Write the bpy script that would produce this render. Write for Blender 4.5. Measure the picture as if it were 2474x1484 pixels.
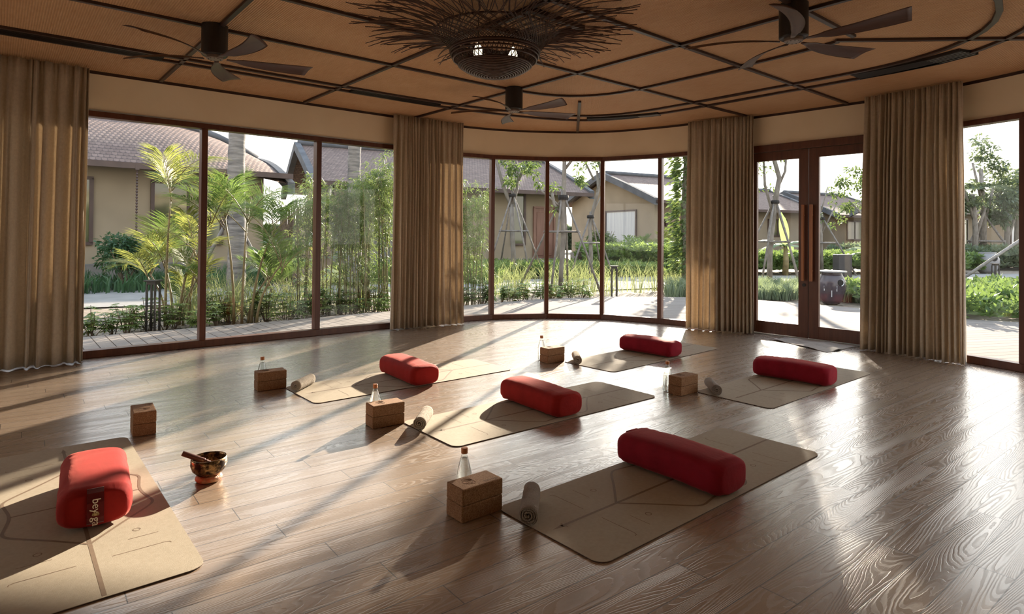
import bpy, bmesh, math, random
import numpy as np
from math import sin, cos, pi, radians as R, sqrt, atan2
from mathutils import Vector, Matrix

for o in list(bpy.data.objects): bpy.data.objects.remove(o)
S = bpy.context.scene
COL = S.collection
random.seed(7); RNG = np.random.default_rng(11)

# ---------------------------------------------------------------- camera, sky, sun, exposure
W, H = 2474, 1484
FPX = 1486.7; CAMH = 1.21
PITCH = R(0.536); ROLL = R(0.467)
cd = bpy.data.cameras.new('camera'); cam = bpy.data.objects.new('camera', cd); COL.objects.link(cam)
cd.sensor_width = 36; cd.lens = FPX / W * 36; cd.shift_y = -(742 - 558.3) / W; cd.clip_end = 500
fw = Vector((0, cos(PITCH), sin(PITCH))); up0 = Vector((0, -sin(PITCH), cos(PITCH))); rt0 = Vector((1, 0, 0))
rt = rt0 * cos(ROLL) + up0 * sin(ROLL); up = -rt0 * sin(ROLL) + up0 * cos(ROLL)
M = Matrix.Identity(4)
for i in range(3): M[i][0] = rt[i]; M[i][1] = up[i]; M[i][2] = -fw[i]
M[2][3] = CAMH
cam.matrix_world = M
S.camera = cam

SUN_EL, SUN_AZ = 17.3, 18.9
sd = bpy.data.lights.new('sun', 'SUN'); sd.energy = 14; sd.angle = R(0.7); sd.color = (1.0, 0.85, 0.69)
so = bpy.data.objects.new('sun', sd); COL.objects.link(so)
sv = Vector((sin(R(SUN_AZ)) * cos(R(SUN_EL)), cos(R(SUN_AZ)) * cos(R(SUN_EL)), sin(R(SUN_EL))))
so.rotation_euler = (-sv).to_track_quat('-Z', 'Y').to_euler(); so.location = sv * 40

wd = bpy.data.worlds.new('sky'); S.world = wd; wd.use_nodes = True
wn = wd.node_tree; wn.nodes.clear()
tc = wn.nodes.new('ShaderNodeTexCoord'); sx = wn.nodes.new('ShaderNodeSeparateXYZ'); cr = wn.nodes.new('ShaderNodeValToRGB')
bg = wn.nodes.new('ShaderNodeBackground'); wo = wn.nodes.new('ShaderNodeOutputWorld')
wn.links.new(tc.outputs['Generated'], sx.inputs[0]); wn.links.new(sx.outputs['Z'], cr.inputs[0])
cr.color_ramp.elements[0].position = 0.0; cr.color_ramp.elements[0].color = (1.0, 0.90, 0.82, 1)
cr.color_ramp.elements[1].position = 0.75; cr.color_ramp.elements[1].color = (0.52, 0.66, 0.88, 1)
e = cr.color_ramp.elements.new(0.28); e.color = (0.93, 0.90, 0.87, 1)
bg.inputs[1].default_value = 2.0
# hazy aureole round the sun
nm_ = wn.nodes.new('ShaderNodeVectorMath'); nm_.operation = 'NORMALIZE'; wn.links.new(tc.outputs['Generated'], nm_.inputs[0])
dt = wn.nodes.new('ShaderNodeVectorMath'); dt.operation = 'DOT_PRODUCT'; dt.inputs[1].default_value = sv; wn.links.new(nm_.outputs[0], dt.inputs[0])
mxm = wn.nodes.new('ShaderNodeMath'); mxm.operation = 'MAXIMUM'; mxm.inputs[1].default_value = 0; wn.links.new(dt.outputs['Value'], mxm.inputs[0])
pw = wn.nodes.new('ShaderNodeMath'); pw.operation = 'POWER'; pw.inputs[1].default_value = 9; wn.links.new(mxm.outputs[0], pw.inputs[0])
bg2 = wn.nodes.new('ShaderNodeBackground'); bg2.inputs[0].default_value = (1.0, 0.93, 0.85, 1)
ml_ = wn.nodes.new('ShaderNodeMath'); ml_.operation = 'MULTIPLY'; ml_.inputs[1].default_value = 1.5; wn.links.new(pw.outputs[0], ml_.inputs[0]); wn.links.new(ml_.outputs[0], bg2.inputs[1])
ads = wn.nodes.new('ShaderNodeAddShader')
wn.links.new(cr.outputs[0], bg.inputs[0]); wn.links.new(bg.outputs[0], ads.inputs[0]); wn.links.new(bg2.outputs[0], ads.inputs[1]); wn.links.new(ads.outputs[0], wo.inputs[0])

S.view_settings.view_transform = 'Standard'; S.view_settings.look = 'None'
S.view_settings.exposure = 0.62; S.view_settings.gamma = 1; S.view_settings.use_curve_mapping = False

# ---------------------------------------------------------------- frames of reference
A = R(40); CA, SA = cos(A), sin(A)
def U(t, n): return (t * CA - n * SA, t * SA + n * CA)     # room axes: t along the left window wall, n towards it
def TN(x, y): return (x * CA + y * SA, -x * SA + y * CA)

# ---------------------------------------------------------------- node helpers
class NT:
    def __init__(s, name):
        s.m = bpy.data.materials.new(name); s.m.use_nodes = True; s.t = s.m.node_tree; s.t.nodes.clear()
        s.out = s.t.nodes.new('ShaderNodeOutputMaterial')
    def n(s, typ, **kw):
        nd = s.t.nodes.new(typ)
        for k, v in kw.items(): setattr(nd, k, v)
        return nd
    def put(s, sock, v):
        if hasattr(v, 'is_output') or isinstance(v, bpy.types.NodeSocket): s.t.links.new(v, sock)
        elif v is not None: sock.default_value = v
    def ma(s, op, a, b=None, c=None):
        nd = s.n('ShaderNodeMath', operation=op); s.put(nd.inputs[0], a)
        if b is not None: s.put(nd.inputs[1], b)
        if c is not None: s.put(nd.inputs[2], c)
        return nd.outputs[0]
    def xyz(s, x, y, z):
        nd = s.n('ShaderNodeCombineXYZ')
        for i, v in enumerate((x, y, z)): s.put(nd.inputs[i], v)
        return nd.outputs[0]
    def noise(s, vec, scale, detail=3, rough=0.5, dist=0.0):
        nd = s.n('ShaderNodeTexNoise'); s.put(nd.inputs['Vector'], vec)
        nd.inputs['Scale'].default_value = scale; nd.inputs['Detail'].default_value = detail
        nd.inputs['Roughness'].default_value = rough; nd.inputs['Distortion'].default_value = dist
        return nd.outputs[0]
    def mix(s, f, a, b):
        nd = s.n('ShaderNodeMix', data_type='RGBA'); s.put(nd.inputs[0], f)
        s.put(nd.inputs[6], a if not isinstance(a, tuple) else (*a[:3], 1)); s.put(nd.inputs[7], b if not isinstance(b, tuple) else (*b[:3], 1))
        return nd.outputs[2]
    def ramp(s, f, stops):
        nd = s.n('ShaderNodeValToRGB'); s.put(nd.inputs[0], f); el = nd.color_ramp.elements
        while len(el) < len(stops): el.new(0.5)
        for e_, (p, c) in zip(el, stops): e_.position = p; e_.color = (*c[:3], 1) if isinstance(c, tuple) else (c, c, c, 1)
        return nd.outputs[0]
    def bump(s, h, strength=0.3, dist=0.01, normal=None):
        nd = s.n('ShaderNodeBump'); nd.inputs['Strength'].default_value = strength; nd.inputs['Distance'].default_value = dist
        s.put(nd.inputs['Height'], h)
        if normal is not None: s.put(nd.inputs['Normal'], normal)
        return nd.outputs[0]
    def pbr(s, col, rough=0.6, normal=None, **kw):
        nd = s.n('ShaderNodeBsdfPrincipled'); s.put(nd.inputs['Base Color'], col if not isinstance(col, tuple) else (*col[:3], 1))
        s.put(nd.inputs['Roughness'], rough)
        if normal is not None: s.put(nd.inputs['Normal'], normal)
        for k, v in kw.items(): s.put(nd.inputs[k.replace('_', ' ')], v)
        return nd.outputs[0]
    def end(s, sh): s.t.links.new(sh, s.out.inputs[0]); return s.m
    def obj(s): return s.n('ShaderNodeTexCoord').outputs['Object']
    def uv(s): return s.n('ShaderNodeTexCoord').outputs['UV']
    def pos(s): return s.n('ShaderNodeNewGeometry').outputs['Position']

MATS = {}
def noisy(name, c1, c2, scale=6, rough=0.6, bump=0.0, bscale=None, detail=4, metallic=0.0, spec=0.5, sheen=0.0, coat=0.0, stretch=None):
    if name in MATS: return MATS[name]
    t = NT(name); v = t.obj()
    if stretch:
        mp = t.n('ShaderNodeMapping'); mp.inputs['Scale'].default_value = stretch; t.put(mp.inputs[0], v); v = mp.outputs[0]
    f = t.noise(v, scale, detail); f = t.ramp(f, [(0.3, 0.0), (0.7, 1.0)])
    nrm = t.bump(t.noise(v, bscale or scale * 4, 4), bump, 0.01) if bump else None
    kw = dict(Metallic=metallic, Specular_IOR_Level=spec)
    if sheen: kw['Sheen_Weight'] = sheen; kw['Sheen_Roughness'] = 0.4
    if coat: kw['Coat_Weight'] = coat
    MATS[name] = t.end(t.pbr(t.mix(f, c1, c2), rough, nrm, **kw)); return MATS[name]

def leafmat(name, c1, c2, trans=0.45, rough=0.45, scale=1.5):
    if name in MATS: return MATS[name]
    t = NT(name); f = t.noise(t.pos(), scale, 3); g = t.noise(t.pos(), 23, 2)
    f = t.ma('ADD', t.ma('MULTIPLY', f, 0.6), t.ma('MULTIPLY', g, 0.4)); f = t.ramp(f, [(0.36, 0.0), (0.64, 1.0)])
    ds = lambda q: tuple(0.8 * v + 0.2 * (q[0] * 0.3 + q[1] * 0.6 + q[2] * 0.1) for v in q)
    c1, c2 = ds(c1), ds(c2)
    c = t.mix(f, c1, c2)
    p = t.pbr(c, rough, Specular_IOR_Level=0.35)
    tr = t.n('ShaderNodeBsdfTranslucent'); t.put(tr.inputs[0], t.mix(0.5, c, (c2[0] * 1.3, c2[1] * 1.3, c2[2] * 0.7)))
    mx = t.n('ShaderNodeMixShader'); mx.inputs[0].default_value = trans
    t.t.links.new(p, mx.inputs[1]); t.t.links.new(tr.outputs[0], mx.inputs[2])
    MATS[name] = t.end(mx.outputs[0]); return MATS[name]

# ---------------------------------------------------------------- materials
def floor_material():
    t = NT('oak_floor'); p = t.n('ShaderNodeSeparateXYZ'); t.put(p.inputs[0], t.pos()); x, y = p.outputs[0], p.outputs[1]
    f = R(38.3); PW, PL = 0.1345, 1.22
    u = t.ma('ADD', t.ma('MULTIPLY', x, cos(f)), t.ma('MULTIPLY', y, sin(f)))
    v = t.ma('ADD', t.ma('MULTIPLY', x, -sin(f)), t.ma('MULTIPLY', y, cos(f)))
    v = t.ma('ADD', v, 0.06)
    vr = t.ma('DIVIDE', v, PW); row = t.ma('FLOOR', vr); fv = t.ma('FRACT', vr)
    ur = t.ma('ADD', t.ma('DIVIDE', u, PL), t.ma('MULTIPLY', row, 0.543)); colm = t.ma('FLOOR', ur); fu = t.ma('FRACT', ur)
    wn_ = t.n('ShaderNodeTexWhiteNoise', noise_dimensions='3D'); t.put(wn_.inputs[0], t.xyz(row, colm, 3.7)); rnd = wn_.outputs[0]
    wn2 = t.n('ShaderNodeTexWhiteNoise', noise_dimensions='3D'); t.put(wn2.inputs[0], t.xyz(colm, row, 9.1)); rnd2 = wn2.outputs[0]
    # grain: contour lines of a stretched noise field give cathedral figure
    off = t.ma('MULTIPLY', rnd, 40.0)
    wob = t.noise(t.xyz(t.ma('MULTIPLY', u, 9.0), t.ma('MULTIPLY', v, 26.0), off), 1.0, 3, 0.6)
    fld = t.noise(t.xyz(t.ma('ADD', t.ma('MULTIPLY', u, 0.85), off), t.ma('ADD', t.ma('MULTIPLY', v, 8.0), t.ma('MULTIPLY', rnd2, 7.0)), off), 1.0, 1.0, 0.35)
    fld = t.ma('ADD', fld, t.ma('MULTIPLY', wob, 0.028))
    ring = t.ma('FRACT', t.ma('MULTIPLY', fld, t.ma('ADD', 26.0, t.ma('MULTIPLY', rnd2, 16.0))))
    line = t.ramp(ring, [(0.0, 1.0), (0.16, 0.75), (0.42, 0.0), (0.93, 0.0), (1.0, 1.0)])
    fib = t.noise(t.xyz(t.ma('MULTIPLY', u, 14.0), t.ma('MULTIPLY', v, 330.0), off), 1.0, 2, 0.6)
    broad = t.noise(t.xyz(t.ma('MULTIPLY', u, 1.2), t.ma('MULTIPLY', v, 5.0), off), 1.0, 2, 0.5)
    gs = t.ma('MINIMUM', fv, t.ma('SUBTRACT', 1.0, fv)); ge = t.ma('MULTIPLY', t.ma('MINIMUM', fu, t.ma('SUBTRACT', 1.0, fu)), PL / PW)
    gap = t.ma('LESS_THAN', t.ma('MINIMUM', gs, ge), 0.015)
    base = t.mix(t.ramp(broad, [(0.3, 0.0), (0.7, 1.0)]), (0.30, 0.222, 0.160), (0.40, 0.308, 0.232))
    base = t.mix(t.ma('MULTIPLY', rnd, 0.35), base, (0.27, 0.19, 0.13))
    base = t.mix(t.ma('MULTIPLY', fib, 0.35), base, (0.23, 0.16, 0.11))
    c = t.mix(t.ma('MULTIPLY', line, 0.30), base, (0.19, 0.135, 0.095))
    c = t.mix(gap, c, (0.03, 0.017, 0.010))
    rough = t.ma('ADD', 0.235, t.ma('ADD', t.ma('MULTIPLY', line, 0.30), t.ma('MULTIPLY', fib, 0.06)))
    rough = t.ma('ADD', rough, t.ma('MULTIPLY', gap, 0.3))
    hgt = t.ma('SUBTRACT', t.ma('ADD', t.ma('MULTIPLY', line, -0.7), t.ma('MULTIPLY', fib, 0.25)), t.ma('MULTIPLY', gap, 2.5))
    nrm = t.bump(hgt, 0.42, 0.0016)
    return t.end(t.pbr(c, rough, nrm, Specular_IOR_Level=0.7, Coat_Weight=1.0, Coat_Roughness=0.24, Coat_IOR=1.72, Coat_Normal=t.bump(hgt, 0.2, 0.0012)))

def rattan_material():
    t = NT('woven_rattan'); p = t.n('ShaderNodeSeparateXYZ'); t.put(p.inputs[0], t.pos()); x, y = p.outputs[0], p.outputs[1]
    u = t.ma('ADD', t.ma('MULTIPLY', x, CA), t.ma('MULTIPLY', y, SA)); v = t.ma('ADD', t.ma('MULTIPLY', x, -SA), t.ma('MULTIPLY', y, CA))
    k = 2 * pi / 0.016
    a = t.ma('SINE', t.ma('MULTIPLY', u, k)); b = t.ma('SINE', t.ma('MULTIPLY', v, k))
    wv = t.ma('MULTIPLY', a, b); h = t.ma('ADD', t.ma('MULTIPLY', wv, 0.5), t.ma('MULTIPLY', a, 0.5))
    n1 = t.noise(t.xyz(t.ma('MULTIPLY', u, 60.0), t.ma('MULTIPLY', v, 7.0), 0.0), 1.0, 3)
    n2 = t.noise(t.pos(), 1.3, 3)
    f = t.ma('ADD', t.ma('MULTIPLY', n1, 0.5), t.ma('MULTIPLY', n2, 0.5)); f = t.ramp(f, [(0.35, 0.0), (0.65, 1.0)])
    c = t.mix(f, (0.66, 0.37, 0.18), (0.82, 0.53, 0.30))
    c = t.mix(t.ramp(h, [(-0.0, 0.42), (0.75, 0.0)]), c, (0.30, 0.14, 0.065))
    return t.end(t.pbr(c, 0.62, t.bump(h, 0.8, 0.006), Specular_IOR_Level=0.35))

def fabric(name, c1, c2, trans=0.30, weave=900, bump=0.25, sheen=0.3):
    t = NT(name); v = t.obj()
    f = t.noise(v, 40, 3); g = t.noise(v, weave / 4, 2); c = t.mix(t.ramp(t.ma('ADD', t.ma('MULTIPLY', f, 0.5), t.ma('MULTIPLY', g, 0.5)), [(0.38, 0.0), (0.62, 1.0)]), c1, c2)
    p = t.pbr(c, 0.85, t.bump(g, bump, 0.002), Specular_IOR_Level=0.2, Sheen_Weight=sheen)
    if not trans: return t.end(p)
    tr = t.n('ShaderNodeBsdfTranslucent'); t.put(tr.inputs[0], c); mx = t.n('ShaderNodeMixShader'); mx.inputs[0].default_value = trans
    t.t.links.new(p, mx.inputs[1]); t.t.links.new(tr.outputs[0], mx.inputs[2]); return t.end(mx.outputs[0])

def wood(name, c1, c2, rough=0.4, axis=2, scale=1.0):
    t = NT(name); s = [22 * scale] * 3; s[axis] = 1.6 * scale
    mp = t.n('ShaderNodeMapping'); mp.inputs['Scale'].default_value = s; t.put(mp.inputs[0], t.obj())
    f = t.noise(mp.outputs[0], 1.0, 4, 0.6, 0.6); g = t.noise(mp.outputs[0], 7.0, 2)
    c = t.mix(t.ramp(f, [(0.3, 0.0), (0.7, 1.0)]), c1, c2)
    return t.end(t.pbr(c, rough, t.bump(g, 0.12, 0.002), Specular_IOR_Level=0.45))

def pane_glass():
    t = NT('window_glass'); tr = t.n('ShaderNodeBsdfTransparent'); tr.inputs[0].default_value = (0.96, 0.97, 0.96, 1)
    gl = t.n('ShaderNodeBsdfGlossy'); gl.inputs['Roughness'].default_value = 0.0; gl.inputs[0].default_value = (1, 1, 1, 1)
    fr = t.n('ShaderNodeFresnel'); fr.inputs[0].default_value = 1.45
    mx = t.n('ShaderNodeMixShader'); t.put(mx.inputs[0], t.ma('MULTIPLY', fr.outputs[0], 0.32))
    t.t.links.new(tr.outputs[0], mx.inputs[1]); t.t.links.new(gl.outputs[0], mx.inputs[2]); return t.end(mx.outputs[0])

def bottle_glass():
    t = NT('bottle_glass'); tr = t.n('ShaderNodeBsdfTransparent'); tr.inputs[0].default_value = (0.93, 0.96, 0.95, 1)
    gl = t.n('ShaderNodeBsdfGlossy'); gl.inputs['Roughness'].default_value = 0.03
    lw = t.n('ShaderNodeLayerWeight'); lw.inputs[0].default_value = 0.35
    mx = t.n('ShaderNodeMixShader'); t.put(mx.inputs[0], t.ma('MULTIPLY', lw.outputs[1], 0.75))
    t.t.links.new(tr.outputs[0], mx.inputs[1]); t.t.links.new(gl.outputs[0], mx.inputs[2]); return t.end(mx.outputs[0])

def tile_material(name, c1, c2):
    t = NT(name); p = t.n('ShaderNodeSeparateXYZ'); t.put(p.inputs[0], t.uv()); u, v = p.outputs[0], p.outputs[1]
    TW, TH = 0.125, 0.16
    vr = t.ma('DIVIDE', v, TH); row = t.ma('FLOOR', vr); fv = t.ma('FRACT', vr)
    ur = t.ma('ADD', t.ma('DIVIDE', u, TW), t.ma('MULTIPLY', t.ma('MODULO', row, 2.0), 0.5)); cl = t.ma('FLOOR', ur); fu = t.ma('FRACT', ur)
    w = t.n('ShaderNodeTexWhiteNoise', noise_dimensions='3D'); t.put(w.inputs[0], t.xyz(row, cl, 1.0))
    arc = t.ma('ABSOLUTE', t.ma('SUBTRACT', fu, 0.5))                       # scalloped lower lip
    lip = t.ma('SUBTRACT', fv, t.ma('MULTIPLY', t.ma('MULTIPLY', arc, arc), 1.2))
    h = t.ma('ADD', t.ma('SUBTRACT', 1.0, fv), t.ma('MULTIPLY', t.ma('SUBTRACT', 0.5, arc), 0.6))
    edge = t.ma('LESS_THAN', lip, 0.12); ss = t.ma('GREATER_THAN', arc, 0.46)
    c = t.mix(w.outputs[0], c1, c2); n = t.noise(t.uv(), 0.7, 3)
    c = t.mix(t.ma('MULTIPLY', n, 0.5), c, (0.12, 0.075, 0.06))
    c = t.mix(t.ma('MAXIMUM', edge, ss), c, (c1[0] * 0.45, c1[1] * 0.43, c1[2] * 0.43))
    return t.end(t.pbr(c, 0.75, t.bump(h, 1.0, 0.05), Specular_IOR_Level=0.3))

def deck_material():
    t = NT('deck_boards'); p = t.n('ShaderNodeSeparateXYZ'); t.put(p.inputs[0], t.uv()); u, v = p.outputs[0], p.outputs[1]
    vr = t.ma('DIVIDE', v, 0.15); fv = t.ma('FRACT', vr); row = t.ma('FLOOR', vr)
    w = t.n('ShaderNodeTexWhiteNoise', noise_dimensions='2D'); t.put(w.inputs[0], t.xyz(row, 0.0, 0.0))
    g = t.noise(t.xyz(t.ma('MULTIPLY', u, 2.0), t.ma('MULTIPLY', v, 40.0), w.outputs[0]), 1.0, 3)
    gap = t.ma('LESS_THAN', fv, 0.065)
    c = t.mix(t.ma('MULTIPLY', t.ma('ADD', w.outputs[0], g), 0.5), (0.18, 0.155, 0.135), (0.25, 0.22, 0.195))
    c = t.mix(gap, c, (0.035, 0.025, 0.02))
    return t.end(t.pbr(c, 0.9, t.bump(t.ma('SUBTRACT', g, t.ma('MULTIPLY', gap, 3.0)), 0.3, 0.004), Specular_IOR_Level=0.1))

def mottled_bronze():
    t = NT('mottled_bronze'); f = t.noise(t.obj(), 34, 4, 0.6, 0.4); g = t.noise(t.obj(), 80, 2)
    c = t.mix(t.ramp(f, [(0.42, 0.0), (0.58, 1.0)]), (0.03, 0.015, 0.008), (0.36, 0.23, 0.11))
    r = t.ramp(f, [(0.42, 0.55), (0.58, 0.25)])
    return t.end(t.pbr(c, r, t.bump(g, 0.3, 0.003), Metallic=0.85))

def cork():
    t = NT('pressed_cork'); v = t.obj(); vo = t.n('ShaderNodeTexVoronoi'); t.put(vo.inputs['Vector'], v); vo.inputs['Scale'].default_value = 420
    f = t.noise(v, 190, 3, 0.7); g = t.ma('ADD', t.ma('MULTIPLY', f, 0.6), t.ma('MULTIPLY', vo.outputs['Distance'], 0.4))
    c = t.ramp(g, [(0.36, (0.15, 0.070, 0.032)), (0.52, (0.29, 0.155, 0.078)), (0.68, (0.43, 0.26, 0.145))])
    return t.end(t.pbr(c, 0.8, t.bump(f, 0.35, 0.002), Specular_IOR_Level=0.25))

def velvet(name, c1, c2):
    t = NT(name); v = t.obj(); f = t.noise(v, 7, 3, 0.6); g = t.noise(v, 500, 2)
    mp = t.n('ShaderNodeMapping'); mp.inputs['Scale'].default_value = (2.5, 16, 16); t.put(mp.inputs[0], v)
    wr = t.noise(mp.outputs[0], 1.6, 3, 0.55, 0.5)
    c = t.mix(t.ramp(f, [(0.3, 0.0), (0.7, 1.0)]), c1, c2)
    n1 = t.bump(wr, 0.16, 0.014); n2 = t.bump(g, 0.15, 0.001, n1)
    return t.end(t.pbr(c, 0.8, n2, Specular_IOR_Level=0.15, Sheen_Weight=0.3, Sheen_Roughness=0.35, Sheen_Tint=(1.0, 0.30, 0.24, 1)))

def terry(name, c1, c2):
    t = NT(name); v = t.obj(); f = t.noise(v, 160, 4, 0.7); g = t.noise(v, 45, 3)
    c = t.mix(t.ramp(f, [(0.35, 0.0), (0.65, 1.0)]), c1, c2)
    return t.end(t.pbr(c, 0.95, t.bump(t.ma('ADD', f, g), 1.0, 0.016), Specular_IOR_Level=0.1, Sheen_Weight=0.4))

MT = dict(
 floor=floor_material(), rattan=rattan_material(),
 plaster=noisy('cream_plaster', (0.80, 0.68, 0.50), (0.86, 0.75, 0.57), 2.5, 0.85, 0.10, 30),
 frame=wood('red_hardwood', (0.075, 0.022, 0.011), (0.126, 0.041, 0.020), 0.38),
 doorwood=wood('door_hardwood', (0.081, 0.026, 0.012), (0.143, 0.050, 0.024), 0.36),
 handle=wood('handle_wood', (0.34, 0.13, 0.055), (0.45, 0.19, 0.085), 0.30),
 batten=wood('dark_batten', (0.030, 0.014, 0.010), (0.055, 0.026, 0.018), 0.42, 0, 0.6),
 black=noisy('black_metal', (0.010, 0.008, 0.008), (0.018, 0.014, 0.013), 8, 0.45),
 slot=noisy('slot_black', (0.004, 0.003, 0.003), (0.008, 0.006, 0.006), 8, 0.7),
 greym=noisy('grey_aluminium', (0.30, 0.31, 0.31), (0.40, 0.41, 0.41), 12, 0.4, metallic=0.4),
 blade=wood('dark_walnut', (0.060, 0.026, 0.018), (0.110, 0.052, 0.036), 0.42, 0, 0.9),
 hub=noisy('hub_plate', (0.16, 0.12, 0.10), (0.24, 0.18, 0.15), 20, 0.45),
 cane=noisy('dark_cane', (0.038, 0.016, 0.009), (0.075, 0.032, 0.018), 30, 0.5),
 curtain=fabric('linen_curtain', (0.57, 0.475, 0.36), (0.67, 0.57, 0.44), 0.32),
 lining=fabric('curtain_lining', (0.60, 0.54, 0.45), (0.68, 0.62, 0.53), 0.5),
 glass=pane_glass(), bglass=bottle_glass(),
 mat=noisy('mat_rubber', (0.37, 0.315, 0.235), (0.41, 0.35, 0.27), 60, 0.72, 0.15, 500, spec=0.25),
 mattop=noisy('mat_line', (0.175, 0.115, 0.072), (0.20, 0.135, 0.085), 50, 0.7),
 matedge=noisy('mat_edge', (0.055, 0.030, 0.022), (0.075, 0.04, 0.03), 50, 0.8),
 red=velvet('red_velvet', (0.25, 0.012, 0.010), (0.34, 0.018, 0.015)),
 crimson=velvet('crimson_velvet', (0.21, 0.007, 0.018), (0.28, 0.010, 0.025)),
 redcot=fabric('red_cotton', (0.10, 0.004, 0.005), (0.13, 0.006, 0.007), 0.0, 700),
 thread=noisy('pale_thread', (0.72, 0.62, 0.50), (0.8, 0.70, 0.58), 60, 0.7),
 gold=noisy('gold_thread', (0.55, 0.42, 0.18), (0.7, 0.55, 0.28), 60, 0.6),
 cork=cork(), engrave=noisy('cork_engraving', (0.13, 0.075, 0.04), (0.17, 0.10, 0.055), 60, 0.85),
 towel=terry('terry_cloth', (0.55, 0.46, 0.36), (0.74, 0.65, 0.54)),
 towelgrey=terry('grey_terry', (0.40, 0.34, 0.30), (0.56, 0.49, 0.44)),
 cap=noisy('copper_cap', (0.42, 0.16, 0.06), (0.52, 0.22, 0.09), 40, 0.35, metallic=0.3),
 bronze=mottled_bronze(), mallet=wood('mallet_wood', (0.10, 0.030, 0.022), (0.16, 0.055, 0.04), 0.35, 0),
 brocade=noisy('orange_brocade', (0.62, 0.10, 0.03), (0.62, 0.42, 0.22), 55, 0.5, 0.4, 120),
 cloth=fabric('grey_floor_cloth', (0.30, 0.27, 0.245), (0.38, 0.345, 0.315), 0.0, 500),
 deck=deck_material(), path=noisy('pale_paving', (0.221, 0.208, 0.191), (0.281, 0.264, 0.242), 3, 0.92, 0.2, 20, spec=0.1),
 soil=noisy('gravel_soil', (0.114, 0.085, 0.057), (0.300, 0.239, 0.177), 9, 0.9, 0.9, 60),
 lawn=noisy('far_ground', (0.10, 0.13, 0.05), (0.22, 0.25, 0.11), 1.2, 0.9, 0.5, 20),
 tile=tile_material('clay_tiles', (0.125, 0.079, 0.060), (0.199, 0.134, 0.106)),
 render=noisy('house_render', (0.222, 0.180, 0.126), (0.263, 0.216, 0.152), 1.4, 0.9, 0.15, 20),
 plinth=noisy('stone_plinth', (0.102, 0.095, 0.088), (0.170, 0.160, 0.146), 3, 0.85, 0.4, 16),
 fascia=noisy('dark_fascia', (0.050, 0.030, 0.026), (0.080, 0.050, 0.042), 4, 0.5),
 verge=noisy('grey_verge', (0.075, 0.078, 0.085), (0.115, 0.12, 0.13), 2, 0.85, spec=0.15),
 darkglass=noisy('dark_pane', (0.05, 0.055, 0.03), (0.13, 0.14, 0.07), 1.1, 0.08, spec=0.8),
 curtglass=noisy('curtained_pane', (0.286, 0.313, 0.340), (0.381, 0.408, 0.422), 1.2, 0.12, stretch=(8, 8, 0.3)),
 housedoor=wood('far_door_wood', (0.13, 0.060, 0.040), (0.20, 0.10, 0.07), 0.5),
 winframe=noisy('far_window_frame', (0.04, 0.022, 0.018), (0.06, 0.034, 0.028), 5, 0.5),
 bark=noisy('grey_bark', (0.116, 0.099, 0.082), (0.245, 0.224, 0.197), 9, 0.9, 0.9, 30, stretch=(1, 1, 0.4)),
 barkbrown=noisy('brown_bark', (0.109, 0.075, 0.054), (0.204, 0.156, 0.116), 10, 0.9, 0.9, 30, stretch=(1, 1, 0.35)),
 palmtrunk=noisy('ringed_palm_bark', (0.082, 0.076, 0.074), (0.235, 0.219, 0.204), 5, 0.9, 1.0, 9, stretch=(0.6, 0.6, 4.0)),
 stake=noisy('weathered_pole', (0.116, 0.102, 0.092), (0.224, 0.204, 0.184), 12, 0.85, 0.5, 40),
 culm=noisy('bamboo_culm', (0.10, 0.095, 0.04), (0.21, 0.19, 0.09), 14, 0.5),
 arecastem=noisy('areca_stem', (0.12, 0.085, 0.04), (0.25, 0.20, 0.085), 8, 0.5),
 rush=noisy('dry_reed', (0.12, 0.085, 0.06), (0.26, 0.20, 0.15), 20, 0.9, 0.6, 40),
 areca=leafmat('areca_leaf', (0.099, 0.145, 0.020), (0.289, 0.301, 0.058), 0.55),
 arecad=leafmat('areca_leaf_green', (0.046, 0.116, 0.022), (0.159, 0.244, 0.049), 0.5),
 bamboo=leafmat('bamboo_leaf', (0.042, 0.101, 0.022), (0.186, 0.253, 0.068), 0.5),
 shrub=leafmat('shrub_leaf', (0.047, 0.122, 0.022), (0.235, 0.329, 0.069), 0.4, 0.35),
 grass=leafmat('grass_blade', (0.111, 0.162, 0.051), (0.289, 0.323, 0.145), 0.5),
 fern=leafmat('fern_leaf', (0.022, 0.075, 0.031), (0.070, 0.177, 0.062), 0.35),
 tree=leafmat('tree_leaf', (0.033, 0.082, 0.019), (0.152, 0.218, 0.054), 0.45),
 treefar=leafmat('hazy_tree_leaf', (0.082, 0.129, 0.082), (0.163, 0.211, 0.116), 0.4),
 banana=leafmat('banana_leaf', (0.095, 0.190, 0.061), (0.286, 0.367, 0.163), 0.55, 0.35, 0.8),
 glossy=leafmat('glossy_leaf', (0.049, 0.130, 0.025), (0.185, 0.272, 0.066), 0.42, 0.3),
 spider=leafmat('grey_green_leaf', (0.102, 0.156, 0.088), (0.245, 0.306, 0.190), 0.4),
 jar=noisy('dark_glazed_jar', (0.045, 0.035, 0.045), (0.085, 0.070, 0.085), 3, 0.2),
 jargrey=noisy('grey_glazed_jar', (0.15, 0.15, 0.16), (0.24, 0.24, 0.25), 3, 0.35),
 boxgrey=noisy('cabinet_brown', (0.17, 0.125, 0.09), (0.22, 0.165, 0.12), 3, 0.6),
 white=noisy('sign_white', (0.55, 0.57, 0.60), (0.62, 0.64, 0.66), 5, 0.5),
 yellow=noisy('sign_yellow', (0.55, 0.42, 0.10), (0.60, 0.47, 0.12), 5, 0.5),
 hedge=noisy('planter_black', (0.02, 0.02, 0.025), (0.035, 0.035, 0.04), 4, 0.4),
)
_t = NT('still_water'); _g = _t.n('ShaderNodeBsdfRefraction'); _g.inputs['IOR'].default_value = 1.33; _g.inputs['Roughness'].default_value = 0.0
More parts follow.
